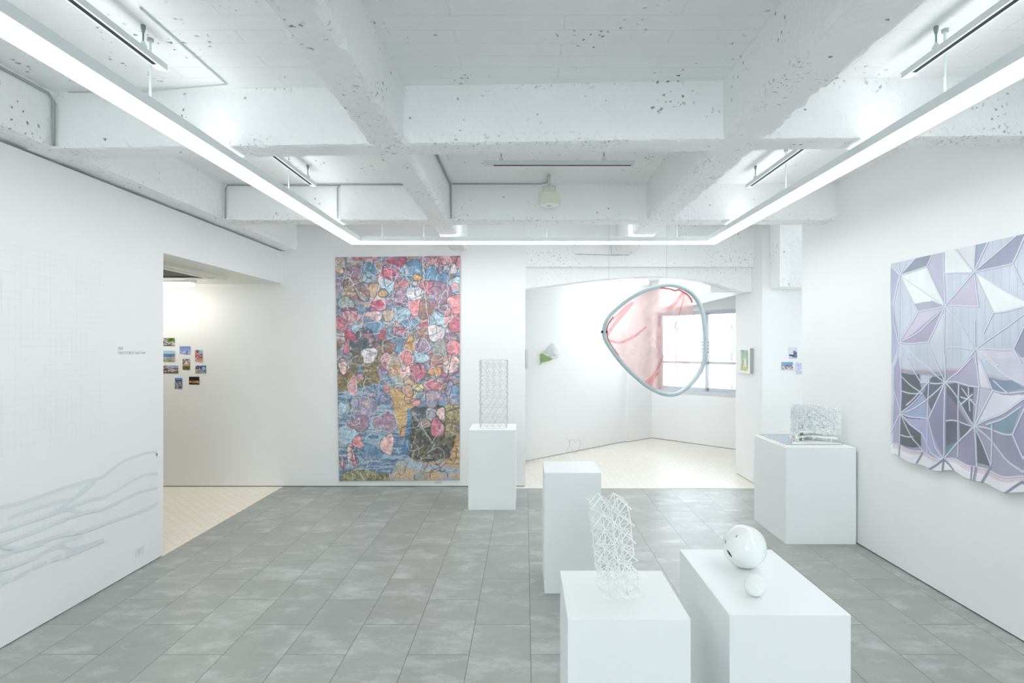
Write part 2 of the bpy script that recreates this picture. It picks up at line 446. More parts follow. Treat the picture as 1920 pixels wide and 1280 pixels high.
# side room: front and outer walls with a wide unseen window added to light it
bm = bmesh.new()
box(bm, WR + 0.12, 4.9, 3.3, 3.4, 0, CE)
box(bm, 4.8, 4.9, 3.4, 5.96, 0, 1.1); box(bm, 4.8, 4.9, 3.4, 5.96, 2.3, CE)
box(bm, 4.8, 4.9, 3.4, 4.4, 1.1, 2.3); box(bm, 4.8, 4.9, 5.7, 5.96, 1.1, 2.3)
struct(obj('wall_side_room_outer', bm, M['wall']))
w = obj('fill_window_side', B(4.83, 4.87, 4.4, 5.7, 1.10, 1.14), M['sash']); struct(w)
bm = bmesh.new()
for a in (4.4, 5.04, 5.66): box(bm, 4.83, 4.87, a, a + 0.04, 1.14, 2.26)
box(bm, 4.83, 4.87, 4.4, 5.7, 2.26, 2.3)
obj('fill_window_frame', bm, M['sash'], w)
obj('pane', B(4.848, 4.852, 4.44, 5.66, 1.14, 2.26), M['glass'], w)

# left room: outer wall, front wall, low ceiling
struct(obj('wall_left_room', B(-5.5, -5.4, 0.9, YB + 0.15, 0, CE), M['warm']))
struct(obj('wall_left_room_front', B(-5.4, WL - 0.12, 0.9, 1.0, 0, CE), M['warm']))
bm = bmesh.new()
cx0, cx1, cy0, cy1 = -3.80, -2.90, 4.52, 5.42        # hole for the air conditioner
box(bm, -5.4, cx0, 1.0, YB, 2.175, 2.23); box(bm, cx1, WL - 0.12, 1.0, YB, 2.175, 2.23)
box(bm, cx0, cx1, 1.0, cy0, 2.175, 2.23); box(bm, cx0, cx1, cy1, YB, 2.175, 2.23)
struct(obj('ceiling_left_room', bm, M['warm']))

# alcove behind the arch, turned 45 degrees
A0, A1, A2 = (0.0, 7.40), (1.57, 8.93), (2.08, 9.30)
def wn(t, off=0.0):            # point on the window wall line, off = outwards
    l = math.hypot(1, 1.06)
    return (2.08 + t + off * 1.06 / l, 9.30 - 1.06 * t + off * 1 / l)
bm = prism(bmesh.new(), [A0, A1, (1.61, 8.89), (2.08, 9.30), (2.02, 9.40), (1.50, 9.05), (-0.12, 7.45), (-0.12, 7.3), (0.0, 7.3)], ZG, CE)
struct(obj('wall_alcove_left', bm, M['wall']))
struct(obj('gap_shade_alcove', prism(bmesh.new(), [(0.0, 7.42), (1.57, 8.945), (1.62, 8.91), (2.08, 9.315), (2.0, 9.38), (-0.1, 7.46)], 0.001, ZG), M['gap']))
ZW0, ZW1 = 0.775, 2.055
T0, T1, TM = 0.055, 1.25, 0.655
bm = bmesh.new()
def wseg(bm, a, b, z0, z1, o0=0.0, o1=0.16):
    prism(bm, [wn(a, o0), wn(b, o0), wn(b, o1), wn(a, o1)], z0, z1)
wseg(bm, -0.05, 2.75, ZG, ZW0); wseg(bm, -0.05, 2.75, ZW1, CE); wseg(bm, -0.05, T0, ZW0, ZW1); wseg(bm, T1, 2.75, ZW0, ZW1)
struct(obj('wall_alcove_window', bm, M['wall']))
struct(obj('gap_shade_alcove_window', (lambda b: (wseg(b, 0, 2.7, 0.001, ZG, 0.01, 0.1), b)[1])(bmesh.new()), M['gap']))
win = obj('window_1', (lambda b: (wseg(b, T0, T1, ZW0, ZW0 + 0.045, -0.015, 0.13), wseg(b, T0, T1, ZW1 - 0.03, ZW1, 0.03, 0.13), b)[2])(bmesh.new()), M['sash'])
struct(win)
bm = bmesh.new(); wseg(bm, T0, T0 + 0.035, ZW0 + 0.045, ZW1 - 0.03, 0.0, 0.13); obj('window_jamb', bm, M['jamb'], win)
for k, (a, b, o) in enumerate(((T0 + 0.035, TM + 0.01, 0.05), (TM - 0.02, T1, 0.085))):
    bm = bmesh.new()
    z0, z1 = ZW0 + 0.045, ZW1 - 0.03
    wseg(bm, a, b, z0, z0 + 0.05, o, o + 0.03); wseg(bm, a, b, z1 - 0.03, z1, o, o + 0.03)
    wseg(bm, a, a + 0.028, z0, z1, o, o + 0.03); wseg(bm, b - 0.028, b, z0, z1, o, o + 0.03)
    wseg(bm, a, b, 1.235, 1.275, o, o + 0.03)
    sh = obj('window_sash', bm, M['sash'], win)
    bm = bmesh.new(); wseg(bm, a + 0.028, b - 0.028, z0 + 0.05, z1 - 0.03, o + 0.013, o + 0.017)
    obj('pane', bm, M['glass'], sh)
struct(obj('ceiling_alcove', B(-0.3, 5.6, 6.42, 10.4, 2.56, 2.62), M['wall']))
struct(obj('wall_alcove_right', B(5.0, 5.1, 5.9, 8.0, 0, CE), M['wall']))

# slab over everything
struct(obj('ceiling', B(-5.5, 5.1, -4.62, 6.5, CE, CE + 0.15), M['slab']))

# ------------------------------------------------------------------ rough beams
def rough_beam(name, x0, x1, y0, y1, z0, z1=CE + 0.01, seed=0, amp=0.004, edge=0.016, step=0.028, skew=0.0, mat='conc'):
    """beam with a worn, chipped arris; long axis along x or y"""
    bm = bmesh.new(); alongx = (x1 - x0) > (y1 - y0)
    La, Lb = ((x0, x1), (y0, y1)) if alongx else ((y0, y1), (x0, x1))
    n = int((La[1] - La[0]) / step)
    nz, nb = 8, 7
    prof = [(0, 1 - i / nz) for i in range(nz + 1)] + [(i / nb, 0) for i in range(1, nb)] + [(1, i / nz) for i in range(nz + 1)]
    rows = []
    for i in range(n + 1):
        a = La[0] + (La[1] - La[0]) * i / n; row = []
        for (pb, pz) in prof:
            b = Lb[0] + (Lb[1] - Lb[0]) * pb; z = z0 + (z1 - z0) * pz
            q = Vector((a * 9 + seed * 7, b * 9, z * 9))
            dz = noise.noise(q) * amp + noise.noise(q * 3) * amp * 0.6
            db = noise.noise(q + Vector((31, 7, 3))) * amp + noise.noise(q * 3 + Vector((31, 7, 3))) * amp * 0.6
            if pz == 0 and pb in (0, 1):
                s = 1 if pb == 0 else -1
                e = 0.25 + abs(noise.noise(Vector((a * 7, seed * 3 + pb * 11, 0)))) * 1.1 + max(0, noise.noise(Vector((a * 26, seed + pb * 5, 2)))) * 1.2
                db += s * edge * e * 0.55; dz += edge * e * 0.55
            if 0 < pz and pz < 1 or pz == 0: pass
            if pz == 1: dz = 0
            bb = b + db
            if alongx: row.append(bm.verts.new((a, bb + skew * a, z + dz)))
            else: row.append(bm.verts.new((bb, a, z + dz)))
        rows.append(row)
    for i in range(n):
        for k in range(len(prof) - 1):
            bm.faces.new((rows[i][k], rows[i + 1][k], rows[i + 1][k + 1], rows[i][k + 1]))
    for r in (rows[0], rows[-1]): bm.faces.new(r)
    bmesh.ops.recalc_face_normals(bm, faces=bm.faces[:])
    return struct(obj(name, bm, M[mat], smooth=False))

rough_beam('ceiling_beam', WL, WR + 0.02, 2.85, 3.03, BB, seed=1, edge=0.02, skew=-0.037)
rough_beam('ceiling_beam', WL, WR + 0.02, 4.60, 4.79, BB, seed=2)
rough_beam('ceiling_beam', WL, WR + 0.02, 0.95, 1.13, BB, seed=3)
rough_beam('ceiling_beam', -0.80, -0.62, -4.5, YB, BB + 0.003, seed=4, edge=0.028)
rough_beam('ceiling_beam', 0.985, 1.205, -4.5, 6.18, BB + 0.003, seed=5, edge=0.024)
rough_beam('ceiling_beam', -2.85, -2.455, -4.5, YB, BB + 0.004, seed=6, edge=0.02)
rough_beam('ceiling_beam', 0.0, 2.5, 6.16, 6.36, 2.372, seed=7, amp=0.003, edge=0.008)
rough_beam('ceiling_beam', 2.575, 4.8, 5.72, 5.955, 2.105, seed=8, amp=0.003, edge=0.01)
rough_beam('ceiling_beam', 2.10, 2.50, 6.40, 8.9, 2.115, 2.57, seed=9, amp=0.001, edge=0.003, mat='wall')
# haunched plaster soffit behind the beam over the opening
bm = bmesh.new(); n = 60; fr, bk = [], []
for i in range(n + 1):
    x = 2.5 * i / n
    u = VX + x * F / 6.25
    yy = np.interp(u, [985, 1050, 1120, 1180, 1225, 1270, 1320, 1360, 1395, 1430], [541, 533, 524, 519.5, 518, 519, 526, 537, 547, 548])
    z = H - (yy - VY) / F * 6.25 + noise.noise(Vector((x * 6, 0, 0))) * 0.004
    fr.append((x, z))
rows = [[bm.verts.new((x, y, zz)) for (x, z) in fr for zz in (z, 2.56)] for y in (6.25, 6.42)]
for r in rows: pass
for i in range(n):
    a, b = rows
    for r in (a, b): bm.faces.new((r[2 * i], r[2 * i + 2], r[2 * i + 3], r[2 * i + 1]))
    bm.faces.new((a[2 * i], b[2 * i], b[2 * i + 2], a[2 * i + 2]))
bmesh.ops.recalc_face_normals(bm, faces=bm.faces[:])
struct(obj('trim_2', bm, M['conc']))

# ------------------------------------------------------------------ suspended LED profile (one U-shaped lamp)
ZL = 2.468
lamp = empty('linear_led_lamp', (0.08, 5.3, ZL), 'long white U-shaped linear LED lamp hung right under the ceiling beams', 'lamp')
xl0, xl1, xr0, xr1, yb0, yb1, ys = -1.645, -1.525, 1.675, 1.795, 5.22, 5.35, -0.2
def ring_prism(bm, z0, z1, ins=0.0):
    pts = [(xl0 + ins, ys + ins), (xl0 + ins, yb1 - ins), (xr1 - ins, yb1 - ins), (xr1 - ins, ys + ins), (xr0 + ins, ys + ins), (xr0 + ins, yb0 + ins), (xl1 - ins, yb0 + ins), (xl1 - ins, ys + ins)]
    return prism(bm, pts, z0, z1)
obj('housing', ring_prism(bmesh.new(), ZL + 0.006, 2.518), M['alu'], lamp)
obj('uplight', ring_prism(bmesh.new(), 2.518, 2.522, 0.02), M['up'], lamp)
obj('diffuser', ring_prism(bmesh.new(), ZL, ZL + 0.006, 0.004), M['diff'], lamp)
for (x, y) in ((-1.612, 2.43), (1.752, 2.36), (-1.612, 3.85), (1.752, 3.80), (-1.612, 0.9), (1.752, 0.9)):
    rd = obj('hanger_rod', tube(bmesh.new(), [(x, y, 2.524), (x, y, CE)], 0.0055 if y > 3 else 0.005), M['alu'], lamp)
    obj('ceiling_cap', lathe(bmesh.new(), [(0.013, CE - 0.012), (0.013, CE - 0.0005)], x, y, 12), M['dcable'], rd)
for x in (-1.34, -0.95, 1.42, 0.2):
    obj('hanger_wire', tube(bmesh.new(), [(x, 5.285, 2.524), (x, 5.285, CE)], 0.002, 6), M['alu'], lamp)

# ------------------------------------------------------------------ lighting tracks
def track(label, p0, p1, hang, group):
    """p0 -> p1 along the track, z of underside 2.70"""
    p0, p1 = Vector(p0), Vector(p1); d = (p1 - p0).normalized(); s = Vector((-d.y, d.x, 0))
    t = empty('lighting_track', p0, label, 'track light rail', group)
    def bar(bm, a, b, w, z0, z1):
        q = [a - s * w, b - s * w, b + s * w, a + s * w]
        return prism(bm, [(v.x, v.y) for v in q], z0, z1)
    obj('rail', bar(bmesh.new(), p0 - d * 0.06, p1 + d * 0.02, 0.018, 2.70, 2.727), M['track'], t)
    obj('contact_slot', bar(bmesh.new(), p0, p1, 0.0085, 2.6985, 2.7), M['slot'], t)
    for h in hang:
        c = p0 + d * h
        hg = obj('hanger', tube(bmesh.new(), [(c.x, c.y, 2.745), (c.x, c.y, CE)], 0.0035, 8), M['steel'], t)
        obj('clamp', lathe(bmesh.new(), [(0.013, 2.727), (0.015, 2.74), (0.005, 2.758)], c.x, c.y, 12), M['track'], hg)
        obj('anchor', lathe(bmesh.new(), [(0.005, CE - 0.03), (0.009, CE - 0.012), (0.009, CE)], c.x, c.y, 12), M['steel'], hg)
track('unlit white track rail above the left LED strip, nearest the camera', (-1.575, 2.40, 2.7), (-1.575, 0.2, 2.7), (0.07, 1.6), 'ceiling track rails')
track('unlit white track rail above the left LED strip, in the far bay', (-1.585, 4.18, 2.7), (-1.585, 3.16, 2.7), (0.06,), 'ceiling track rails')
track('unlit white track rail above the right LED strip, nearest the camera', (1.70, 2.47, 2.7), (1.70, 0.2, 2.7), (0.13, 1.6), 'ceiling track rails')
track('unlit white track rail above the right LED strip, in the far bay', (1.685, 4.22, 2.7), (1.685, 2.98, 2.7), (0.08,), 'ceiling track rails')
track('unlit white track rail hung crosswise between the two long beams', (-0.21, 3.74, 2.7), (0.70, 3.74, 2.7), (0.05, 0.73), 'ceiling track rails')

# ------------------------------------------------------------------ cables
def cable(label, pts, r=0.005, mat='cable'):
    return tag(obj('cable', tube(bmesh.new(), pts, r, 6), M[mat], smooth=True), label, 'cable', 'cables along the ceiling beams')
xa = -2.445
cable('painted cable bent down the corner of the left beam and first cross beam', [(xa, 2.45, 2.80), (xa, 2.90, 2.80), (xa + .004, 2.925, 2.77), (xa + .004, 2.925, 2.54)], 0.007, 'dcable')
cable('thin painted cable across the slab behind the nearest left track rail', [(-1.50, 2.2, 2.818), (-1.50, 2.84, 2.818), (-1.95, 2.90, 2.81), (-2.35, 2.91, 2.81)], 0.004)
cable('grey cable run down beside the left beam onto the second cross beam', [(-1.5, 4.585, 2.81), (xa + .03, 4.585, 2.81), (xa + .012, 4.585, 2.78), (xa + .012, 4.585, 2.54)], 0.006, 'dcable')
cable('thin cable along the slab edge with a drop down the second cross beam', [(-0.84, 4.586, 2.815), (-1.50, 4.586, 2.815), (-1.525, 4.586, 2.79), (-1.525, 4.586, 2.54)], 0.005, 'dcable')
cable('dark grey cable down the corner of the long middle beam', [(-0.605, 3.3, 2.815), (-0.605, 4.56, 2.815), (-0.602, 4.575, 2.78), (-0.602, 4.580, 2.54)], 0.007, 'dcable')
cable('cable from the long middle beam to the sensor on the slab', [(-0.59, 4.565, 2.815), (0.12, 4.565, 2.815), (0.175, 4.54, 2.818), (0.183, 4.36, 2.818)], 0.005, 'dcable')
cable('thin wire draped on the beam over the alcove opening', [P(1078, 476, 6.14), P(1145, 478, 6.14), P(1150, 479, 6.14), P(1180, 477, 6.14), P(1185, 472, 6.14)], 0.003, 'dcable')
cable('pipe dropping on the beam over the alcove opening', [P(1146, 445, 6.14), P(1146, 476, 6.14), P(1178, 478, 6.14)], 0.005, 'cable')

# round sensor on its neck
t = empty('ceiling_sensor', (0.183, 4.35, CE), 'round cream emergency light on a short neck hanging from the slab', 'emergency light')
obj('neck', lathe(bmesh.new(), [(0.052, 2.68), (0.054, 2.685), (0.052, 2.728)], 0.183, 4.35, 32), M['cream'], t, True)
obj('body', lathe(bmesh.new(), [(0.074, 2.590), (0.079, 2.60), (0.079, 2.672), (0.074, 2.680)], 0.183, 4.35, 40), M['cream'], t, False)
obj('conduit', tube(bmesh.new(), [(0.183, 4.35, 2.728), (0.183, 4.35, CE)], 0.011, 12), M['cable'], t, True)
f = obj('face_plate', lathe(bmesh.new(), [(0.070, 2.584), (0.074, 2.590)], 0.183, 4.35, 40), M['white'], t)
bm = bmesh.new()
tube(bm, [(0.183 + 0.017 * math.cos(a), 4.35 + 0.017 * math.sin(a), 2.583) for a in np.linspace(0, 2 * math.pi, 24)[:-1]], 0.0016, 6, closed=True)
tube(bm, [(0.183, 4.338, 2.583), (0.183, 4.362, 2.583)], 0.0016, 6)
obj('indicator_ring', bm, M['dcable'], f)

# left room: cassette air conditioner and batten lamp
t = empty('air_conditioner', ((cx0 + cx1) / 2, (cy0 + cy1) / 2, 2.175), 'white square cassette air conditioner in the low ceiling left', 'air conditioner')
bm = bmesh.new()
for (a, b, c, d) in ((cx0 - .03, cx1 + .03, cy0 - .03, cy0 + .05), (cx0 - .03, cx1 + .03, cy1 - .05, cy1 + .03), (cx0 - .03, cx0 + .05, cy0 + .05, cy1 - .05), (cx1 - .05, cx1 + .03, cy0 + .05, cy1 - .05)):
    box(bm, a, b, c, d, 2.150, 2.174)
obj('panel', bm, M['card'], t)
obj('inner_tray', B(cx0 + .05, cx1 - .05, cy0 + .05, cy1 - .05, 2.24, 2.26), M['dark'], t)
bm = bmesh.new(); box(bm, cx0 + .14, cx1 - .14, cy0 + .14, cy1 - .14, 2.158, 2.176)
obj('grille', bm, M['gap'], t)
for (a, b, c, d) in ((cx0 + .10, cx1 - .10, cy0 + .055, cy0 + .12), (cx0 + .10, cx1 - .10, cy1 - .12, cy1 - .055)):
    l = obj('louvre', B(a, b, c, d, 2.145, 2.152), M['card'], t)
for (a, b, c, d) in ((cx1 - .12, cx1 - .055, cy0 + .10, cy1 - .10), (cx0 + .055, cx0 + .12, cy0 + .10, cy1 - .10)):
    l = obj('louvre', B(a, b, c, d, 2.145, 2.152), M['card'], t)
t = empty('batten_lamp', (-3.9, 5.62, 2.175), 'short white batten lamp lit under the low ceiling beyond the left opening', 'lamp')
obj('lamp_body', B(-4.5, -3.30, 5.56, 5.68, 2.135, 2.174, bevel=0.004), M['alu'], t)
obj('lamp_tube', B(-4.49, -3.31, 5.57, 5.67, 2.105, 2.135, bevel=0.01), M['lamp'], t)
# alcove lamp
t = empty('batten_lamp', (1.55, 8.2, 2.56), 'bright slim batten lamp glowing behind the haunched beam of the alcove', 'lamp')
a, b = Vector((1.30, 8.0, 0)), Vector((1.80, 8.40, 0)); s = Vector((0.62, -0.78, 0)) * 0.04
q = [a - s, b - s, b + s, a + s]
obj('lamp_body', prism(bmesh.new(), [(v.x, v.y) for v in q], 2.47, 2.559), M['alu'], t)
obj('lamp_tube', prism(bmesh.new(), [(v.x, v.y) for v in q], 2.43, 2.47), M['lampc'], t)

# ------------------------------------------------------------------ outside: white cladding across the light well
t = empty('building', (4.6, 11.0, 0), 'white panelled building seen through the alcove window', 'building')
def fseg(bm, a, b, z0, z1, o0, o1): wseg(bm, a, b, z0, z1, o0, o1)
bm = bmesh.new(); wseg(bm, -3, 5, -6, 9, 2.6, 2.9); obj('facade_wall', bm, M['facade'], t)
bm = bmesh.new()
for z in np.arange(-1.2, 4.5, 0.62): wseg(bm, -3, 5, z, z + 0.026, 2.55, 2.6)
for a in np.arange(-2.9, 5, 0.42): wseg(bm, a, a + 0.02, -2, 5, 2.57, 2.6)
obj('cladding_joints', bm, M['groove'], t)

# ------------------------------------------------------------------ rasterised pictures (stored as point colours of a fine grid)
class Canvas:
    def __init__(s, w, h, base=(255, 255, 255), seed=0):
        s.w, s.h = w, h; s.a = np.zeros((h, w, 3)) + np.array(base, float)
        s.Y, s.X = np.mgrid[0:h, 0:w].astype(float); s.r = np.random.RandomState(seed)
    def nz(s, cell, cell2=None):
        cx, cy = cell, cell2 or cell
        gw, gh = int(s.w / cx) + 3, int(s.h / cy) + 3; g = s.r.rand(gh, gw)
        fx, fy = s.X / cx, s.Y / cy; ix, iy = fx.astype(int), fy.astype(int); tx, ty = fx - ix, fy - iy
        tx = tx * tx * (3 - 2 * tx); ty = ty * ty * (3 - 2 * ty)
        return (g[iy, ix] * (1 - tx) + g[iy, ix + 1] * tx) * (1 - ty) + (g[iy + 1, ix] * (1 - tx) + g[iy + 1, ix + 1] * tx) * ty
    def mask(s, pts):
        pts = np.asarray(pts, float); x0, y0 = np.floor(pts.min(0)).astype(int); x1, y1 = np.ceil(pts.max(0)).astype(int) + 1
        x0, y0, x1, y1 = max(x0, 0), max(y0, 0), min(x1, s.w), min(y1, s.h)
        if x1 <= x0 or y1 <= y0: return None, None
        sl = (slice(y0, y1), slice(x0, x1)); X, Y = s.X[sl], s.Y[sl]; m = np.zeros(X.shape, bool)
        for i in range(len(pts)):
            (ax, ay), (bx, by) = pts[i - 1], pts[i]
            if ay == by: continue
            m ^= ((ay > Y) != (by > Y)) & (X < (bx - ax) * (Y - ay) / (by - ay) + ax)
        return sl, m
    def fill(s, pts, col, al=1.0, tex=None):
        sl, m = s.mask(pts)
        if sl is None: return
        c = np.array(col, float)
        v = s.a[sl]; t = (c if tex is None else c[None, None] * tex[sl][..., None])
        v[m] = (v * (1 - al) + t * al)[m] if tex is not None or al < 1 else c
    def line(s, pts, wd, col, al=1.0):
        pts = np.asarray(pts, float)
        for i in range(len(pts) - 1):
            (ax, ay), (bx, by) = pts[i], pts[i + 1]; p = wd + 1
            x0, x1 = max(int(min(ax, bx) - p), 0), min(int(max(ax, bx) + p) + 2, s.w); y0, y1 = max(int(min(ay, by) - p), 0), min(int(max(ay, by) + p) + 2, s.h)
            if x1 <= x0 or y1 <= y0: continue
            X, Y = s.X[y0:y1, x0:x1], s.Y[y0:y1, x0:x1]; dx, dy = bx - ax, by - ay; L2 = dx * dx + dy * dy + 1e-9
            t = np.clip(((X - ax) * dx + (Y - ay) * dy) / L2, 0, 1); d = np.hypot(X - ax - t * dx, Y - ay - t * dy)
            k = (np.clip(wd / 2 + 0.5 - d, 0, 1) * al)[..., None]; s.a[y0:y1, x0:x1] = s.a[y0:y1, x0:x1] * (1 - k) + np.array(col, float) * k

def grid_mesh(name, pts, cols, mat, parent=None, thick=0.0, smooth=True):
    """pts (h,w,3) world points, cols (h,w,3) sRGB"""
    h, w = pts.shape[:2]; me = bpy.data.meshes.new(name)
    idx = np.arange(h * w).reshape(h, w)
    f = np.stack([idx[1:, :-1], idx[1:, 1:], idx[:-1, 1:], idx[:-1, :-1]], -1).reshape(-1, 4)
    me.vertices.add(h * w); me.vertices.foreach_set('co', pts.reshape(-1).astype(np.float32))
    me.loops.add(f.size); me.loops.foreach_set('vertex_index', f.reshape(-1).astype(np.int32))
    me.polygons.add(len(f)); me.polygons.foreach_set('loop_start', np.arange(0, f.size, 4, dtype=np.int32))
    me.update(calc_edges=True); me.validate()
    at = me.color_attributes.new('Col', 'FLOAT_COLOR', 'POINT')
    c = np.ones((h * w, 4), np.float32); c[:, :3] = lin(np.clip(cols, 0, 255)).reshape(-1, 3)
    at.data.foreach_set('color', c.reshape(-1))
    if smooth: me.polygons.foreach_set('use_smooth', np.ones(len(f), bool))
    o = link(name, me, mat, parent)
    if thick:
        md = o.modifiers.new('thickness', 'SOLIDIFY'); md.thickness = thick; md.offset = -1
    return o

# ---- tall collage painting on the back wall
K = 1.35                                            # canvas cells per photo pixel
cv = Canvas(int(232 * K), int(420 * K), (150, 150, 165), 5)
def ca(x, y): return ((620 + x / 5.952 - 629) * K, (475 + y / 5.952 - 481) * K)
def cb_(x, y): return ((620 + x / 5.564 - 629) * K, (680 + y / 5.564 - 481) * K)
n1, n2, n3 = cv.nz(26, 18), cv.nz(9, 5), cv.nz(3, 2)
bank = np.array([(190, 120, 130), (120, 150, 180), (170, 130, 110), (150, 150, 175), (200, 160, 130), (130, 150, 160)], float)
sel = (cv.nz(22) * 5.99).astype(int)
cv.a = bank[np.clip(sel, 0, 5)] * (0.8 + 0.35 * n2)[..., None]
st = cv.nz(30, 3)                                    # brushy horizontal streaks
full = [(0, 0), (cv.w, 0), (cv.w, cv.h), (0, cv.h)]
def streak(pts, c1, c2, nzv):
    sl, m = cv.mask(pts)
    if sl is None: return
    k = np.clip((nzv[sl] - 0.35) * 3.3, 0, 1)[..., None]
    cv.a[sl][m] = (np.array(c1, float) * (1 - k) + np.array(c2, float) * k)[m]
streak([cb_(0, 230), cb_(640, 100), cb_(700, 420), cb_(800, 700), cb_(800, 1060), cb_(700, 1300), cb_(0, 1300)], (88, 122, 165), (150, 176, 196), st)
streak([cb_(650, 40), cb_(870, 40), cb_(860, 470), cb_(800, 520), cb_(780, 800), cb_(690, 760), cb_(660, 560), cb_(610, 420), cb_(600, 250)], (196, 150, 92), (228, 180, 108), st)
streak([cb_(690, 1000), cb_(1380, 900), cb_(1380, 1300), cb_(500, 1300)], (206, 166, 112), (150, 172, 196), cv.nz(40, 5))
streak([cb_(1150, 760), cb_(1380, 640), cb_(1380, 1080), cb_(1180, 1060)], (214, 170, 110), (176, 130, 88), st)
streak([ca(50, 920), ca(600, 900), ca(620, 1280), ca(50, 1280)], (96, 98, 92), (136, 118, 92), cv.nz(5, 3))
streak([cb_(60, 0), cb_(560, 0), cb_(550, 200), cb_(60, 300)], (112, 104, 80), (154, 128, 84), cv.nz(6, 4))
streak([cb_(820, 470), cb_(1180, 430), cb_(1340, 470), cb_(1300, 760), cb_(1230, 1000), cb_(900, 1040), cb_(750, 950)], (74, 76, 72), (116, 106, 84), cv.nz(6, 5))
streak([cb_(1180, 430), cb_(1380, 430), cb_(1380, 720), cb_(1180, 800)], (138, 122, 84), (184, 172, 112), cv.nz(4, 3))
streak([cb_(790, 480), cb_(830, 480), cb_(790, 950), cb_(700, 960), cb_(750, 800)], (64, 116, 166), (92, 142, 182), st)
streak([cb_(80, 1130), cb_(300, 1100), cb_(560, 1150), cb_(700, 1300), cb_(60, 1300)], (112, 108, 80), (170, 160, 104), cv.nz(4, 3))
streak([ca(60, 610), ca(420, 590), ca(840, 555), ca(840, 600), ca(420, 640), ca(60, 660)], (72, 108, 168), (92, 128, 180), st)
streak([ca(60, 380), ca(110, 230), ca(150, 250), ca(80, 420)], (80, 112, 168), (96, 130, 180), st)
PAL = dict(P=(205, 104, 124), S=(236, 136, 142), L=(238, 190, 180), B=(98, 142, 182), C=(156, 192, 212), M=(164, 124, 148), V=(146, 140, 178), R=(160, 118, 104),
           O=(222, 158, 92), D=(88, 96, 110), W=(222, 212, 216), T=(202, 160, 124), G=(150, 164, 158), K=(196, 78, 104), Y=(226, 206, 130))
blA = [(100,110,70,60,'T'),(90,185,50,40,'T'),(260,205,85,65,'M'),(430,170,80,70,'B'),(430,265,70,55,'C'),(740,90,105,66,'K'),(630,230,85,60,'K'),(460,55,50,35,'S'),(890,190,110,110,'B'),
 (950,270,45,35,'O'),(1050,90,60,50,'S'),(1150,110,60,60,'P'),(1270,70,75,60,'S'),(1330,170,70,55,'W'),(1415,110,35,60,'S'),(1110,230,90,75,'B'),(1250,270,60,80,'B'),(1390,370,80,110,'C'),
 (230,330,85,60,'R'),(220,410,60,50,'T'),(150,450,50,40,'T'),(160,550,85,65,'G'),(360,420,80,90,'R'),(470,400,60,70,'T'),(620,350,80,60,'C'),(770,360,70,70,'P'),(750,470,90,75,'M'),(580,440,50,40,'O'),
 (930,450,80,70,'W'),(1090,380,100,70,'P'),(1220,450,100,130,'M'),(520,560,75,50,'K'),(925,600,90,80,'S'),(1380,570,90,95,'S'),(1050,640,75,95,'R'),(780,680,80,90,'C'),(190,620,70,24,'K'),(210,710,80,65,'S'),
 (90,760,60,70,'P'),(470,690,90,50,'L'),(630,690,60,60,'T'),(1180,740,80,80,'C'),(1390,790,80,90,'P'),(1290,720,40,90,'S'),(460,830,100,80,'B'),(350,960,125,115,'D'),(760,870,80,45,'P'),(880,790,90,50,'B'),
 (1160,890,85,90,'W'),(1010,900,70,60,'R'),(200,910,60,60,'K'),(740,1020,85,90,'B'),(870,1020,50,90,'O'),(1000,1030,80,70,'M'),(1210,1060,85,90,'G'),(1360,1070,75,90,'S'),(640,1050,60,60,'R'),(410,1130,80,70,'W'),
 (990,1170,75,65,'C'),(830,1170,75,85,'S'),(130,1240,55,70,'L'),(1320,1220,80,85,'L'),(600,1160,50,30,'S'),(700,1240,90,50,'T'),(1180,1200,70,60,'R'),(940,1265,70,50,'S'),(170,1040,30,90,'P')]
blB = [(110,40,50,60,'L'),(655,75,65,45,'O'),(765,95,55,60,'L'),(895,100,75,90,'P'),(1080,90,60,45,'O'),(1230,50,80,60,'L'),(800,190,50,50,'T'),(790,290,55,60,'T'),(900,250,50,40,'Y'),(910,340,50,50,'G'),
 (1070,250,80,65,'P'),(1240,270,50,70,'V'),(1060,370,80,90,'V'),(1160,390,50,60,'B'),(1300,350,65,95,'B'),(870,410,50,40,'S'),(890,540,60,70,'D'),(1030,530,60,60,'G'),(1135,530,45,65,'L'),(1095,680,60,90,'P'),
 (320,460,125,108,'V'),(500,360,60,75,'B'),(100,480,55,80,'C'),(270,630,100,75,'M'),(545,615,118,92,'M'),(150,760,90,95,'C'),(250,820,50,60,'S'),(210,235,42,90,'S'),(400,330,50,20,'M'),(570,850,60,105,'L'),
 (180,960,45,95,'L'),(90,1040,25,50,'P'),(390,930,100,80,'B'),(210,1010,20,60,'S'),(960,640,60,30,'R')]
rr = random.Random(11)
def blob(cx, cy, rx, ry, n=26, k3=0.13):
    ph = rr.uniform(0, 6.28); sk = rr.uniform(-.15, .15); out = []
    for i in range(n):
        a = 2 * math.pi * i / n; r = 1 + k3 * math.cos(3 * a + ph) + 0.05 * math.cos(2 * a + ph * 2)
        out.append((cx + r * rx * math.cos(a) + sk * ry * math.sin(a), cy + r * ry * math.sin(a)))
    return out
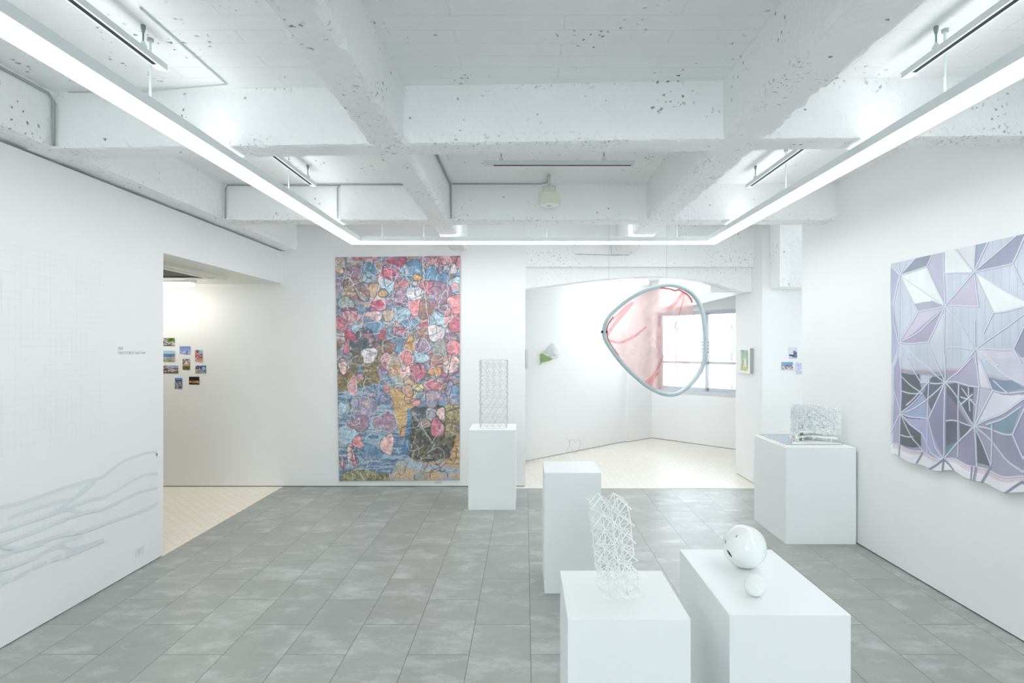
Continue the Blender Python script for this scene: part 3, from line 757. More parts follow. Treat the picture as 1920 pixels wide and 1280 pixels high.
for i in range(150):
    y = rr.uniform(-.02, .60) * cv.h if i < 145 else rr.uniform(.5, 1) * cv.h
    x = rr.uniform(0, cv.w)
    pp = blob(x, y, rr.uniform(5, 15) * K, rr.uniform(5, 14) * K); sl, m = cv.mask(pp)
    if sl is None: continue
    low = y > .62 * cv.h
    col = np.array(PAL[rr.choice('BCVD' if low else 'PSLBCMVRTWGKBCM')], float)
    tx = (0.78 + 0.4 * cv.nz(8, 5)[sl])[..., None] if i % 6 == 0 else (0.8 + 0.35 * n2[sl])[..., None]
    al = 0.3 if low else 0.75
    cv.a[sl][m] = (cv.a[sl] * (1 - al) + col * tx * al)[m]
    if rr.random() < .6: cv.line(pp + [pp[0]], 1.0, rr.choice([(80, 84, 100), (204, 212, 220)]), 0.55)
crease = 0.80 + 0.36 * cv.nz(7, 4) * cv.nz(16) + 0.2 * cv.nz(4, 9)
for lst, sc, fn in ((blA, 5.952, ca), (blB, 5.564, cb_)):
    for (x, y, rx, ry, c) in lst:
        x, y = fn(x, y); rx, ry = rx / sc * K * 1.1, ry / sc * K * 1.1
        pp = blob(x, y, rx, ry); sl, m = cv.mask(pp)
        if sl is None: continue
        col = np.array(PAL[c], float); acc = np.array(PAL[rr.choice('WLVBSTMC')], float)
        k = np.clip(cv.nz(12, 7)[sl] * 2.4 - 1.3, 0, 1)[..., None] * 0.75
        t = (col * (1 - k) + acc * k) * (crease[sl][..., None] + 0.02)
        cv.a[sl][m] = t[m]
        lc = rr.choice([(70, 76, 92), (92, 90, 108), (70, 76, 92), (205, 214, 220)])
        cv.line(pp + [pp[0]], rr.choice([1.2, 1.6, 2.0]), lc, 0.75)
for i in range(95):                                   # loose hoops and stems drawn over the patches
    y = rr.uniform(0, 1) ** 1.25 * cv.h; x = rr.uniform(0, cv.w)
    rx, ry = rr.uniform(8, 17) * K, rr.uniform(9, 20) * K
    pp = blob(x, y, rx, ry, 30, 0.2); a = rr.randint(0, 29); n_ = rr.randint(12, 31)
    seg = [pp[(a + j) % 30] for j in range(n_)]
    wcol = rr.random() < 0.5
    cv.line([(q[0] + 1.2, q[1] + 1.2) for q in seg], 1.2, (84, 88, 104), 0.5)
    cv.line(seg, rr.choice([1.1, 1.5]), (212, 220, 224) if wcol else (78, 84, 100), 0.85)
for pts in ([(660, 140), (700, 620), (690, 900)], [(1010, 0), (1020, 330), (1090, 820), (900, 1180)], [(60, 130), (200, 260), (380, 560), (330, 800)], [(380, 340), (480, 520), (520, 480), (540, 200)], [(860, 300), (850, 700), (880, 830)], [(1290, 250), (1290, 620)]):
    cv.line([ca(*p) for p in pts], 1.8, (206, 214, 222), 0.8)
for pts in ([(340, 130), (330, 250), (440, 290), (345, 130)], [(250, 900), (420, 1040)], [(840, 520), (1050, 850)], [(500, 480), (560, 540)], [(930, 560), (920, 640), (1060, 840)], [(860, 760), (840, 820), (910, 900)], [(80, 520), (330, 750)], [(260, 200), (400, 330)]):
    cv.line([cb_(*p) for p in pts], 1.7, (210, 216, 220), 0.8)
    cv.line([(cb_(*p)[0] + 2, cb_(*p)[1] + 1) for p in pts], 1.2, (70, 76, 92), 0.6)
wx, wy = (cv.nz(14) - .5) * 5 + (cv.nz(5) - .5) * 2.0, (cv.nz(14) - .5) * 5 + (cv.nz(5) - .5) * 2.0
cv.a = cv.a[np.clip(cv.Y + wy, 0, cv.h - 1).astype(int), np.clip(cv.X + wx, 0, cv.w - 1).astype(int)]
for i in range(46):                                   # smooth thin hoops on top
    pp = spline([Vector((a, b, 0)) for a, b in blob(rr.uniform(0, cv.w), rr.uniform(.02, 1) * cv.h, rr.uniform(9, 19) * K, rr.uniform(10, 20) * K, 9, 0.16)], 4, True)
    a = rr.randint(0, 35); seg = [(pp[(a + j) % 36].x, pp[(a + j) % 36].y) for j in range(rr.randint(16, 37))]
    cv.line([(x + 1.3, y + 1) for x, y in seg], 1.0, (84, 90, 106), .5); cv.line(seg, 1.1, rr.choice([(210, 217, 222), (214, 220, 224), (78, 86, 104)]), .8)
cv.a *= (0.80 + 0.22 * cv.nz(2.2) + 0.12 * cv.nz(9, 2.5) + 0.10 * cv.nz(3, 9))[..., None]
hl = np.clip(cv.nz(4, 7) * cv.nz(9) * 3 - 1.45, 0, 1)[..., None] * .55; cv.a = cv.a * (1 - hl) + np.array((226, 228, 234.)) * hl
cv.a = cv.a.mean(2, keepdims=True) * 0.22 + cv.a * 0.66 + 28                              # faded ink on cloth
TLp, TRp, BRp, BLp = [np.array(P(*p, 6.052)) for p in ((628.5, 482), (862.5, 479.5), (861.5, 899.5), (636, 901.5))]
u = np.linspace(0, 1, cv.w)[None, :, None]; v = np.linspace(0, 1, cv.h)[:, None, None]
pts = (TLp * (1 - u) + TRp * u) * (1 - v) + (BLp * (1 - u) + BRp * u) * v
pts[..., 1] += 0.004 * np.sin(u[..., 0] * 9) * v[..., 0]
tag(grid_mesh('tapestry', pts, cv.a, M['vc'], thick=0.003), 'tall colourful collage banner of pink and blue patches on the back wall', 'banner')

# ---- lavender fabric print on the right wall
YA0, YA1, ZA0, ZA1 = 3.885, 1.90, 0.755, 2.070        # far edge, near edge (outside the picture), bottom, top
cw = 290.0                                            # canvas cells per metre
fv = Canvas(int((YA0 - YA1) * cw), int((ZA1 - ZA0) * cw), (206, 213, 226), 9)
def wp(u, v):
    """photo pixel on the right wall -> canvas position"""
    d = (WR - 0.01) * F / (u - VX); z = H - (v - VY) / F * d
    return ((YA0 - d) * cw, (ZA1 - z) * cw)
def c3(x, y): return wp(1660 + x / 5.12, 430 + y / 5.12)
def c4(x, y): return wp(1660 + x / 4.923, 670 + y / 4.923)
soft = 0.94 + 0.10 * fv.nz(40, 60) + 0.03 * fv.nz(9, 30)
fv.a *= soft[..., None]
for x in range(170, 1330, 78): fv.line([c3(x, 100), c3(x, 1280)], 0.8, (176, 182, 200), 0.7)
WHT, LAV, DLV, GRY, PLW = (236, 240, 241), (196, 196, 216), (166, 168, 192), (150, 158, 174), (222, 220, 230)
def F3(pts, col, al=1): fv.fill([c3(*p) for p in pts], col, al, soft)
def F4(pts, col, al=1): fv.fill([c4(*p) for p in pts], col, al, soft)
F3([(40, 335), (140, 440), (80, 700), (140, 1095), (80, 1280), (20, 1280)], (184, 186, 212))
F3([(150, 435), (300, 270), (450, 235), (400, 355)], GRY)
F3([(450, 235), (560, 210), (560, 720), (400, 355)], LAV)
F3([(150, 440), (400, 360), (565, 730)], WHT); F3([(150, 440), (565, 735), (310, 785)], WHT)
F3([(280, 710), (450, 680), (565, 735), (310, 785)], (180, 180, 198))
F3([(310, 790), (550, 745), (140, 1095)], (206, 202, 218)); F3([(550, 745), (405, 1075), (140, 1095)], (178, 172, 198))
F3([(575, 210), (660, 190), (840, 410), (575, 415)], WHT); F3([(690, 185), (860, 148), (840, 400)], (228, 230, 234))
F3([(865, 148), (980, 120), (850, 400)], (172, 176, 200)); F3([(1240, 60), (1330, 40), (1210, 320), (850, 405)], DLV)
F3([(840, 420), (885, 735), (580, 735)], (200, 196, 214)); F3([(860, 420), (1330, 690), (1330, 750), (1030, 795)], WHT)
F3([(860, 1150), (1215, 1140), (1330, 1280), (1060, 1280)], PLW); F3([(1330, 900), (1330, 1280), (1220, 1130)], DLV)
F3([(560, 745), (540, 1140), (550, 1280), (480, 1280), (420, 1080)], (214, 218, 230))
F3([(780, 1280), (850, 1150), (900, 1280)], (196, 192, 212))
# lower storey
F4([(80, 100), (540, 120), (860, 150), (1280, 200), (1280, 1100), (850, 1000), (540, 930), (80, 810)], (172, 170, 190))
F4([(130, 105), (540, 120), (860, 160), (1280, 205), (1280, 180), (860, 140), (540, 95), (130, 95)], (206, 196, 212))
F4([(150, 145), (310, 145), (310, 230), (330, 300), (330, 810), (155, 805)], (112, 117, 124)); F4([(320, 155), (430, 155), (400, 220), (320, 220)], (196, 206, 222))
F4([(430, 160), (530, 160), (530, 220), (430, 470), (340, 320), (390, 200)], (116, 122, 136)); F4([(555, 250), (660, 250), (660, 880), (555, 890)], (120, 123, 135))
F4([(675, 260), (810, 265), (810, 600), (675, 420)], (116, 120, 130)); F4([(680, 590), (800, 610), (690, 800)], (120, 122, 132))
F4([(555, 330), (770, 600), (555, 590)], (140, 136, 158)); F4([(555, 880), (560, 820), (640, 800), (700, 840), (600, 890)], (120, 150, 168))
F4([(80, 110), (130, 0), (150, 520), (80, 790)], (176, 174, 204))
F4([(155, 520), (335, 330), (400, 550)], (166, 176, 206)); F4([(160, 540), (400, 560), (540, 910), (350, 850), (330, 690)], (178, 178, 208))
F4([(400, 560), (530, 270), (535, 900)], (158, 156, 184)); F4([(820, 640), (560, 930), (840, 985)], (158, 154, 178))
F4([(840, 650), (960, 960), (960, 985), (840, 960)], (118, 123, 133)); F4([(850, 270), (975, 290), (830, 610)], (206, 202, 220))
F4([(780, 0), (850, 0), (860, 265), (560, 225)], (184, 180, 204)); F4([(840, 0), (960, 280), (855, 265)], (226, 226, 236)); F4([(900, 0), (1280, 0), (1280, 270)], (214, 212, 228))
F4([(975, 300), (1280, 350), (1280, 380), (840, 600)], (226, 226, 236)); F4([(940, 185), (1180, 190), (1270, 290), (985, 290)], (142, 158, 178))
F4([(900, 610), (1240, 460), (1170, 670), (930, 630)], (140, 164, 180)); F4([(840, 640), (1170, 690), (1280, 900), (1280, 1050)], (160, 160, 182))
F4([(1180, 690), (1280, 460), (1280, 900)], (168, 166, 194))
F4([(80, 805), (340, 855), (540, 930), (850, 1000), (1280, 1105), (1280, 1400), (0, 1400), (0, 805)], (232, 232, 238))
F4([(80, 815), (340, 858), (540, 945), (850, 1010), (1280, 1110), (1280, 1150), (850, 1050), (540, 960), (340, 880), (80, 850)], (222, 206, 214))
def rod(fn, pts, w=1.3):
    q = [fn(*p) for p in pts]
    fv.line([(a + 1.5 * w, b + 1.0) for a, b in q], 1.2 * w, (134, 136, 164), 0.75); fv.line([(a - 1.2 * w, b - .5) for a, b in q], 0.7 * w, (160, 162, 186), 0.6); fv.line(q, 1.5 * w, (228, 233, 240), 0.92)
V1, V2, V3, V4, V5 = (150, 440), (565, 735), (840, 410), (130, 1095), (850, 1145)
for pts in ([V1, (60, 330)], [V1, (135, 310)], [V1, (300, 270)], [V1, (210, 300)], [V1, (400, 355), (455, 235)], [(400, 355), V2], [V1, V2], [V1, (310, 785), V2], [(310, 785), V4], [V4, (330, 970), (470, 830), V2],
            [V4, (405, 1075), (480, 920), V2], [V1, (90, 700), (80, 900), V4], [V1, (140, 800), V4], [(555, 210), V2, (550, 1280)], [(570, 420), V3], [(670, 190), V3], [(860, 148), V3], [(980, 120), V3], [(1250, 60), V3],
            [(1330, 60), (1210, 325), V3], [(1210, 325), (1340, 600)], [V3, (1340, 700)], [V3, (1025, 795), (1340, 740)], [V3, (885, 735), V2], [V3, V2], [V2, (720, 920), V5], [(575, 1135), V5], [(850, 870), V5, (850, 1280)],
            [V5, (1080, 970), (1340, 800)], [V5, (1215, 1135), (1340, 890)], [(1215, 1135), (1290, 1280)], [V5, (1060, 1290)], [V5, (740, 1290)], [(1025, 795), (930, 990)], [(405, 1075), (490, 1280)], [V4, (240, 1160), (350, 1280)], [V4, (110, 1280)], [V4, (250, 1290)]):
    rod(c3, pts)
V6, V7, V8, V9 = (540, 225), (150, 520), (820, 620), (540, 930)
for pts in ([(540, -20), V6, V9, (535, 1040)], [(280, 0), (400, 90), V6], [(200, 0), (300, 190), (320, 220), V6], [(450, 0), V6], [(780, 0), (650, 150), V6], [V6, (855, 265), (820, 0)], [(855, 265), V8], [V6, (350, 400), V7], [V6, (400, 550), V7],
            [V6, (670, 400), V8], [V7, (330, 320), (150, 180)], [V7, (80, 320)], [V7, (60, 700)], [V7, (145, 940)], [V7, (340, 690), (430, 850), V9], [V7, (260, 730), (350, 850), (290, 950)], [(400, 550), (470, 800), V9],
            [(560, 585), V8], [V8, V9], [V8, (975, 290), (850, 0)], [(975, 290), (1280, 320)], [V8, (1280, 380)], [V8, (1170, 690), (1280, 460)], [(1170, 690), (1280, 960)], [V8, (970, 985), (890, 1150)], [V8, (1050, 830), (1280, 1070)],
            [V8, (850, 990), (830, 1130)], [V9, (410, 1005)], [V9, (640, 1070)], [(390, 150), (390, 860)], [(665, 240), (665, 930)], [(145, 0), V7], [(155, 315), (330, 320)], [(160, 720), (260, 710)], [(970, 590), (970, 960)], [(900, 0), (1280, 270)],
            [(985, 200), (1120, 300)], [(400, 200), (200, 430)], [(690, 370), (800, 380)], [(760, 270), (780, 480)], [(700, 290), (830, 430)], [(690, 440), (800, 330)], [(80, 805), (340, 852), (540, 930), (850, 1000), (1280, 1103)],
            [(920, 610), (1240, 455)], [(1110, 1215), (1280, 1150)]):
    rod(c4, pts)
for a, b in (((410, 1008), V9), ((640, 1072), V9), ((535, 1045), V9), ((1110, 1215), (1290, 1145)), ((890, 1150), (970, 990)), ((290, 950), (345, 860)), ((145, 940), (150, 820)), ((808, 1120), (812, 995)), ((828, 1130), (845, 1000))):
    fv.line([c4(*a), c4(*b)], 3.0, (140, 140, 158), 0.95)
# beyond the picture edge the pattern goes on
ex = wp(1919, 600)[0]
src = fv.a[:, :int(ex)][:, ::-1]
wd = min(src.shape[1], fv.w - int(ex)); fv.a[:, int(ex):int(ex) + wd] = src[:, :wd]
u = np.linspace(0, 1, fv.w)[None, :]; v = np.linspace(0, 1, fv.h)[:, None]
yy = YA0 + (YA1 - YA0) * u + 0.0 * v
yy = yy - 0.022 * (1 - u) * np.clip(v * 2 - 0.2, 0, 1) * (1 - v * 0.2)
zb = ZA0 + 0.012 * np.sin(u * 23 + 1) + 0.008 * np.sin(u * 51)
zz = ZA1 * (1 - v) + zb * v
xx = WR - 0.006 - (0.010 + 0.012 * np.sin(u * 23) ** 2) * v ** 2 - 0.004 * np.abs(np.sin(v * 9 + u * 5)) - 0.012 * (1 - u) ** 6
pts = np.stack([xx + 0 * u, yy, zz], -1)
tag(grid_mesh('fabric_print', pts, fv.a, M['vcs'], thick=0.002), 'lavender fabric print of star-shaped struts and windows on the right wall', 'fabric print')

# ---- postcards
def postcard(label, corners, d, kind, seed, group, frontal=True):
    (u0, v0, u1, v1) = corners
    w, h = 33, 33
    c = Canvas(w, h, (200, 200, 205), seed); f = c.nz(3.2); g = c.nz(7); yy = c.Y / h; xx = c.X / w
    def two(a, b, k): k = np.clip(k, 0, 1)[..., None]; return np.array(a, float) * (1 - k) + np.array(b, float) * k
    if kind == 'street':
        c.a = two((60, 60, 58), (206, 200, 205), f * 1.5 - .1); c.a[(xx > .5) & (yy < .45)] = two((40, 60, 20), (140, 160, 60), c.nz(3))[(xx > .5) & (yy < .45)]
    elif kind == 'blossom':
        c.a = two((128, 150, 212), (206, 206, 226), (yy - .2) * 1.3 * f * 1.6); c.line([(20, 32), (24, 18)], 2, (90, 90, 140))
    elif kind == 'harbour':
        c.a = two((170, 210, 225), (180, 206, 220), yy); c.a[(yy > .30)] = two((70, 120, 160), (110, 160, 180), f)[yy > .30]; c.a[yy > .55] = two((150, 140, 150), (214, 190, 200), f)[yy > .55]; c.a[yy > .8] = two((110, 140, 90), (180, 190, 140), f)[yy > .8]
    elif kind == 'park':
        c.a = two((86, 74, 66), (206, 182, 190), f * 1.6 - .2); c.a[(yy < .3) & (xx > .3)] = two((120, 150, 190), (190, 210, 226), f)[(yy < .3) & (xx > .3)]; c.a[yy > .82] = two((70, 80, 50), (120, 130, 80), f)[yy > .82]
    elif kind == 'pinktrees':
        c.a = two((120, 66, 66), (226, 170, 176), f * 1.5 - .2); c.a[(yy < .3) & (xx > .5)] = (130, 196, 220); c.a[yy > .86] = (228, 176, 140)
    elif kind == 'pavilion':
        c.a = two((92, 90, 92), (190, 180, 180), f * 1.3); c.fill([(4, 16), (16, 2), (30, 16)], (214, 210, 212)); c.line([(4, 16), (16, 2), (30, 16)], 2, (80, 80, 86)); c.a[(yy > .5) & (yy < .62)] = (206, 150, 140); c.a[yy > .62] = two((70, 70, 36), (150, 150, 90), f)[yy > .62]
    elif kind == 'mirror':
        c.a = two((50, 60, 110), (190, 190, 196), f * 1.6 - .3); c.fill([(19, 12), (26, 4), (32, 12), (26, 22)], (150, 196, 236)); c.fill([(0, 20), (9, 14), (9, 32), (0, 32)], (190, 190, 100)); c.a[yy > .72] = two((120, 120, 120), (200, 196, 190), f)[yy > .72]
    elif kind == 'railway':
        c.a = two((84, 82, 100), (160, 158, 176), f * 1.5 - .2); c.a[yy < .2] = (100, 150, 206); c.a[(yy > .2) & (yy < .3)] = (46, 60, 96); c.line([(0, 8), (16, 32)], 2.2, (206, 206, 214)); c.line([(12, 8), (30, 26)], 1.4, (150, 150, 170))
    elif kind == 'night':
        c.a = two((34, 38, 46), (48, 52, 58), f); k = (yy > .5) & (yy < .8); c.a[k] = two((80, 50, 30), (238, 170, 110), f * 1.8 - .3)[k]
    elif kind == 'tower':
        c.a = two((206, 212, 232), (232, 236, 246), f); c.fill([(18, 8), (30, 14), (32, 32), (14, 28)], (120, 126, 150)); c.fill([(0, 20), (20, 22), (18, 28), (0, 25)], (90, 96, 124)); c.a[yy > .9] = (190, 200, 226)
    elif kind == 'skyline':
        c.a = two((112, 166, 206), (180, 190, 226), yy * 1.5); k = yy > .35; c.a[k] = two((96, 96, 130), (226, 200, 220), f * 1.7 - .3)[k]; k = yy > .75; c.a[k] = two((110, 120, 110), (226, 230, 216), f * 1.5 - .2)[k]
    else:
        c.a = two((190, 190, 224), (240, 240, 250), f * 1.4 - .2); c.line([(6, 0), (10, 16), (22, 30)], 2, (170, 170, 210))
    u = np.linspace(u0, u1, w)[None, :] + 0 * c.X; v = np.linspace(v0, v1, h)[:, None] + 0 * c.X
    pts = np.stack([(u - VX) / F * d, d - 0.004 * (1 - 0 * u) + 0.0015 * np.cos(c.X / 10), H - (v - VY) / F * d], -1)
    return tag(grid_mesh('postcard', pts, c.a, M['vc'], thick=0.0012), label, 'postcard', group)
gp = 'postcards pinned beyond the left opening'
for k, (lb, cn, kd) in enumerate((
    ('postcard of a grey street with green foliage, topmost of the left wall cluster', (300.5, 633.5, 328, 648), 'street'),
    ('pale blue landscape postcard of blossom against the sky', (337, 649, 357.5, 663.5), 'blossom'),
    ('postcard of a blue waterfront under the grey street postcard', (304, 657, 328, 677.5), 'harbour'),
    ('upright postcard of pink trees under a cyan sky', (366, 656, 380, 678), 'pinktrees'),
    ('upright postcard of a grey gabled roof over olive ground, in the cluster middle', (342.5, 672.5, 356.5, 693), 'pavilion'),
    ('landscape postcard of brown park trees under a cloudy sky', (305, 685, 334.5, 699.5), 'park'),
    ('landscape postcard of blue mirrored facets and a yellow patch', (366.5, 685, 386.5, 699.5), 'mirror'),
    ('upright grey-violet postcard with a white diagonal line', (328, 708, 342, 728.5), 'railway'),
    ('black night postcard with a row of orange lights', (354.5, 706, 374, 720.5), 'night'))):
    postcard(lb, cn, YB, kd, 40 + k, gp)
gp = 'postcards pinned in the right side room'
postcard('upright grey postcard of a pointed tower on the bright side-room wall', (1479.5, 651, 1494.5, 671.5), 5.96, 'tower', 60, gp)
postcard('landscape postcard of a blue skyline on the bright side-room wall', (1465.5, 678.5, 1486.5, 693), 5.96, 'skyline', 61, gp)
postcard('pale violet postcard half hidden by the right wall edge', (1492, 680, 1508, 701), 5.96, 'pale', 62, gp)

# ---- wall drawing on the left wall
def lw(u, v, off=0.0015):
    d = WL * F / (u - VX); return Vector((WL + off, d, H - (v - VY) / F * d))
def l8(x, y, off=0.0015): return lw(x / 3.879, 800 + y / 3.879, off)
def ribbon(bm, pts, wd, k=8):
    """flat strip on the wall, wd metres wide"""
    pts = spline(pts, k) if len(pts) > 2 else [Vector(p) for p in pts]
    prev = None
    for i, p in enumerate(pts):
        t = (pts[min(i + 1, len(pts) - 1)] - pts[max(i - 1, 0)]).normalized(); nrm = Vector((0, -t.z, t.y))
        w_ = wd[i] if isinstance(wd, (list, tuple)) else wd
        a, b = bm.verts.new(p + nrm * w_ / 2), bm.verts.new(p - nrm * w_ / 2)
        if prev: bm.faces.new((prev[0], prev[1], b, a))
        prev = (a, b)
t = empty('wall_drawing', (WL + 0.002, 3.2, 0.3), 'faint pale grey line drawing of a gridded tower and wavy terraces on the left wall', 'wall drawing')
waves = [[(-420, 690), (-150, 625), (0, 585), (200, 535), (400, 465), (600, 400), (740, 365), (800, 320), (900, 250), (1000, 210), (1080, 188), (1130, 185), (1144, 205)],
         [(60, 665), (200, 610), (400, 550), (520, 520), (600, 460), (680, 405)],
         [(-420, 850), (-150, 790), (0, 755), (200, 690), (350, 640), (500, 550), (600, 480), (690, 405)],
         [(340, 645), (500, 590), (650, 530), (740, 515), (850, 460), (950, 400), (1050, 350), (1145, 340)],
         [(-420, 1010), (-200, 920), (0, 850), (200, 780), (400, 700), (600, 625), (740, 600), (850, 550), (1000, 480), (1145, 445)],
         [(-400, 1120), (-200, 1020), (0, 945), (150, 885), (400, 800), (600, 760), (800, 690), (1000, 620), (1145, 555)],
         [(0, 868), (150, 885), (300, 850)], [(420, 600), (520, 605), (600, 630)],
         [(-400, 1200), (-200, 1110), (0, 1040), (200, 970), (400, 870), (500, 820), (600, 780)],
         [(370, 880), (450, 868), (500, 890), (600, 870), (750, 820)],
         [(-100, 1160), (60, 1112)], [(90, 1105), (210, 1045)], [(230, 1030), (330, 985)], [(365, 970), (440, 948)], [(470, 935), (600, 890), (750, 825)]]
bm = bmesh.new()
for i, wv in enumerate(waves): ribbon(bm, [l8(*p, 0.0015 + i * 0.0003) for p in wv], 0.017)
for (x, y) in ((1143, 205), (1143, 340), (1143, 445), (1143, 553)): ribbon(bm, [l8(x - 3, y - 12), l8(x - 3, y + 16)], 0.012)
obj('terrace_lines', bm, M['print'], t)
bm = bmesh.new(); rg = random.Random(3)
top = [(-420, 690), (0, 585), (200, 535), (400, 465), (600, 400), (740, 365), (800, 320), (900, 250), (1000, 210), (1140, 195)]
bot = [(-420, 1300), (0, 1190), (400, 1040), (760, 860), (1080, 690), (1140, 560)]
def yi(l, x): return float(np.interp(x, [p[0] for p in l], [p[1] for p in l]))
x = -400.0
while x < 1140:
    y0, y1 = yi(top, x), yi(bot, x); y = y0 + rg.uniform(0, 20)
    while y < y1:
        ln = rg.uniform(30, 110)
        if rg.random() < 0.72: ribbon(bm, [l8(x, y, 0.0010), l8(x, min(y + ln, y1), 0.0010)], 0.0022)
        y += ln + rg.uniform(5, 30)
    x += 15 if x < 400 else 19
# tower grid above the terraces
d0, d1 = 3.49, 1.9
yv = d0
while yv > d1:
    zt = 2.02; zb_ = 0.93 + (3.49 - yv) * 0.03
    z = zb_
    while z < zt:
        ln = rg.uniform(.05, .3)
        if rg.random() < 0.62: ribbon(bm, [(WL + .001, yv, z), (WL + .001, yv, min(z + ln, zt))], 0.0022)
        z += ln + rg.uniform(.01, .06)
    yv -= 0.036
z = 0.96
while z < 2.02:
    yv = d0
    while yv > d1:
        ln = rg.uniform(.06, .4)
        if rg.random() < 0.66: ribbon(bm, [(WL + .001, yv, z), (WL + .001, max(yv - ln, d1), z + rg.uniform(-.002, .002))], 0.0022)
        yv -= ln + rg.uniform(.01, .06)
    z += 0.034
obj('grid_lines', bm, M['printl'], t)['kind'] = 'stuff'
def lettering(name, body, size, loc, width, label, cat, parent=None):
    cu = bpy.data.curves.new(name, 'FONT'); cu.body = body; cu.size = size; cu.extrude = 0.0004
    tmp = bpy.data.objects.new(name, cu); C.objects.link(tmp)
    dg = bpy.context.evaluated_depsgraph_get(); me = bpy.data.meshes.new_from_object(tmp.evaluated_get(dg))
    C.objects.unlink(tmp); bpy.data.objects.remove(tmp)
    xs = [v.co.x for v in me.vertices]; k = width / (max(xs) - min(xs))
    for v in me.vertices: v.co.x *= k
    o = link(name, me, M['ink'], parent); return o
# the lettering reads from near the camera towards the far end of the wall
txt = empty('wall_lettering', (WL + 0.001, 3.6, 1.46), 'two lines of small grey lettering on the left wall', 'lettering')
for body, w_, z in (('2028', 0.043, 1.481), ('TOKYO TORCH Torch Tower', 0.262, 1.452)):
    o = lettering('text_line', body, 0.026, None, w_, None, None)
    o.rotation_euler = (math.pi / 2, 0, math.pi / 2); o.location = (WL + 0.001, 3.607, z)
    o.parent = txt; o.matrix_parent_inverse = Matrix.Translation(txt.location).inverted()

# caption cards
def caption(label, bm, inkbm):
    o = tag(obj('caption_card', bm, M['label']), label, 'caption card', 'captions beside the works')
    obj('caption_text', inkbm, M['labelink'], o)
a, b = lw(254, 1062), lw(269, 1047)
bm = bmesh.new(); box(bm, WL, WL + 0.003, a.y, b.y, 0.093, 0.148)
ib = bmesh.new()
for z in (0.135, 0.124, 0.113): box(ib, WL + 0.003, WL + 0.0034, a.y + 0.02, b.y - 0.04, z, z + 0.004)
caption('small grey caption card low on the left wall near its far end', bm, ib)
a, b = P(814, 908, YB), P(830, 902, YB)
bm = bmesh.new(); box(bm, a.x, b.x, YB - 0.003, YB, a.z + 0.004, b.z + 0.004)
ib = bmesh.new()
for z in (0.012, 0.022): box(ib, a.x + 0.01, b.x - 0.01, YB - 0.0034, YB - 0.003, a.z + 0.004 + z, a.z + 0.007 + z)
caption('small caption card under the right corner of the collage banner', bm, ib)

# ------------------------------------------------------------------ pedestals
HP = 0.735
def pedestal(x0, x1, y0, y1, label):
    o = obj('pedestal', B(x0, x1, y0, y1, 0.0, HP, bevel=0.0018), M['ped'])
    return tag(o, label, 'pedestal', 'white exhibition pedestals')
pedestal(0.119, 0.465, 1.588, 1.934, 'white square pedestal carrying the lattice of white sticks')
pedestal(0.583, 0.930, 1.614, 2.137, 'oblong white pedestal carrying two white balls')
pedestal(0.116, 0.461, 3.436, 3.781, 'empty white pedestal in the middle of the room')
pedestal(-0.525, -0.090, 5.196, 5.63, 'white pedestal carrying the wire tower near the back wall')
pedestal(1.982, 2.515, 4.297, 4.90, 'wide white pedestal against the right wall with a building model')

# ------------------------------------------------------------------ lattice of white sticks
rg = random.Random(4)
def lattice_nodes():
    s = 0.052; dz = 0.0252; nod = {}
    for k in range(0, 13):
        z = HP + 0.0015 + (0.045 * k if k == 0 else 0.0) + k * dz * (1.0 if k else 0)
        f = k / 12
        ox = 0.290 - 0.036 * f; oy = 1.735 + 0.02 * f
        if k % 2 == 0:
            for i in (-1, 1):
                for j in (-1, 1): nod[(k, i, j)] = Vector((ox + i * s / 2 + rg.uniform(-.002, .002), oy + j * s / 2 + rg.uniform(-.002, .002), z))
        else:
            for i in (-2, 0, 2):
                for j in (-2, 0, 2): nod[(k, i, j)] = Vector((ox + i * s / 2 * 1.18 + rg.uniform(-.003, .003), oy + j * s / 2 * 1.18 + rg.uniform(-.003, .003), z + rg.uniform(-.003, .003)))
    return nod
nod = lattice_nodes(); es = set()
for (k, i, j), p in nod.items():
    for di in (-1, 1):
        for dj in (-1, 1):
            q = (k + 1, i + di, j + dj)
            if q in nod: es.add(((k, i, j), q))
    if k % 2 == 0 and (k + 2, i, j) in nod: es.add(((k, i, j), (k + 2, i, j)))
    if k % 2 == 1 and k + 2 < 13 and abs(i) + abs(j) in (2, 0) and rg.random() < 0.95: es.add(((k, i, j), (k + 2, i, j)))
    for (di, dj) in ((2, 0), (0, 2)):
        if k % 2 == 1 and (k, i + di, j + dj) in nod and rg.random() < 0.25 and k < 12: es.add(((k, i, j), (k, i + di, j + dj)))
lat = empty('lattice_sculpture', (0.283, 1.735, HP), 'white openwork tower of thin sticks in zigzag cells on the front left pedestal', 'sculpture')
bm = bmesh.new()
for a, b in sorted(es): tube(bm, [nod[a], nod[b]], 0.0018, 6)
for p in nod.values(): bmesh.ops.create_icosphere(bm, subdivisions=1, radius=0.0021, matrix=Matrix.Translation(p))
obj('stick_frame', bm, M['resin'], lat)

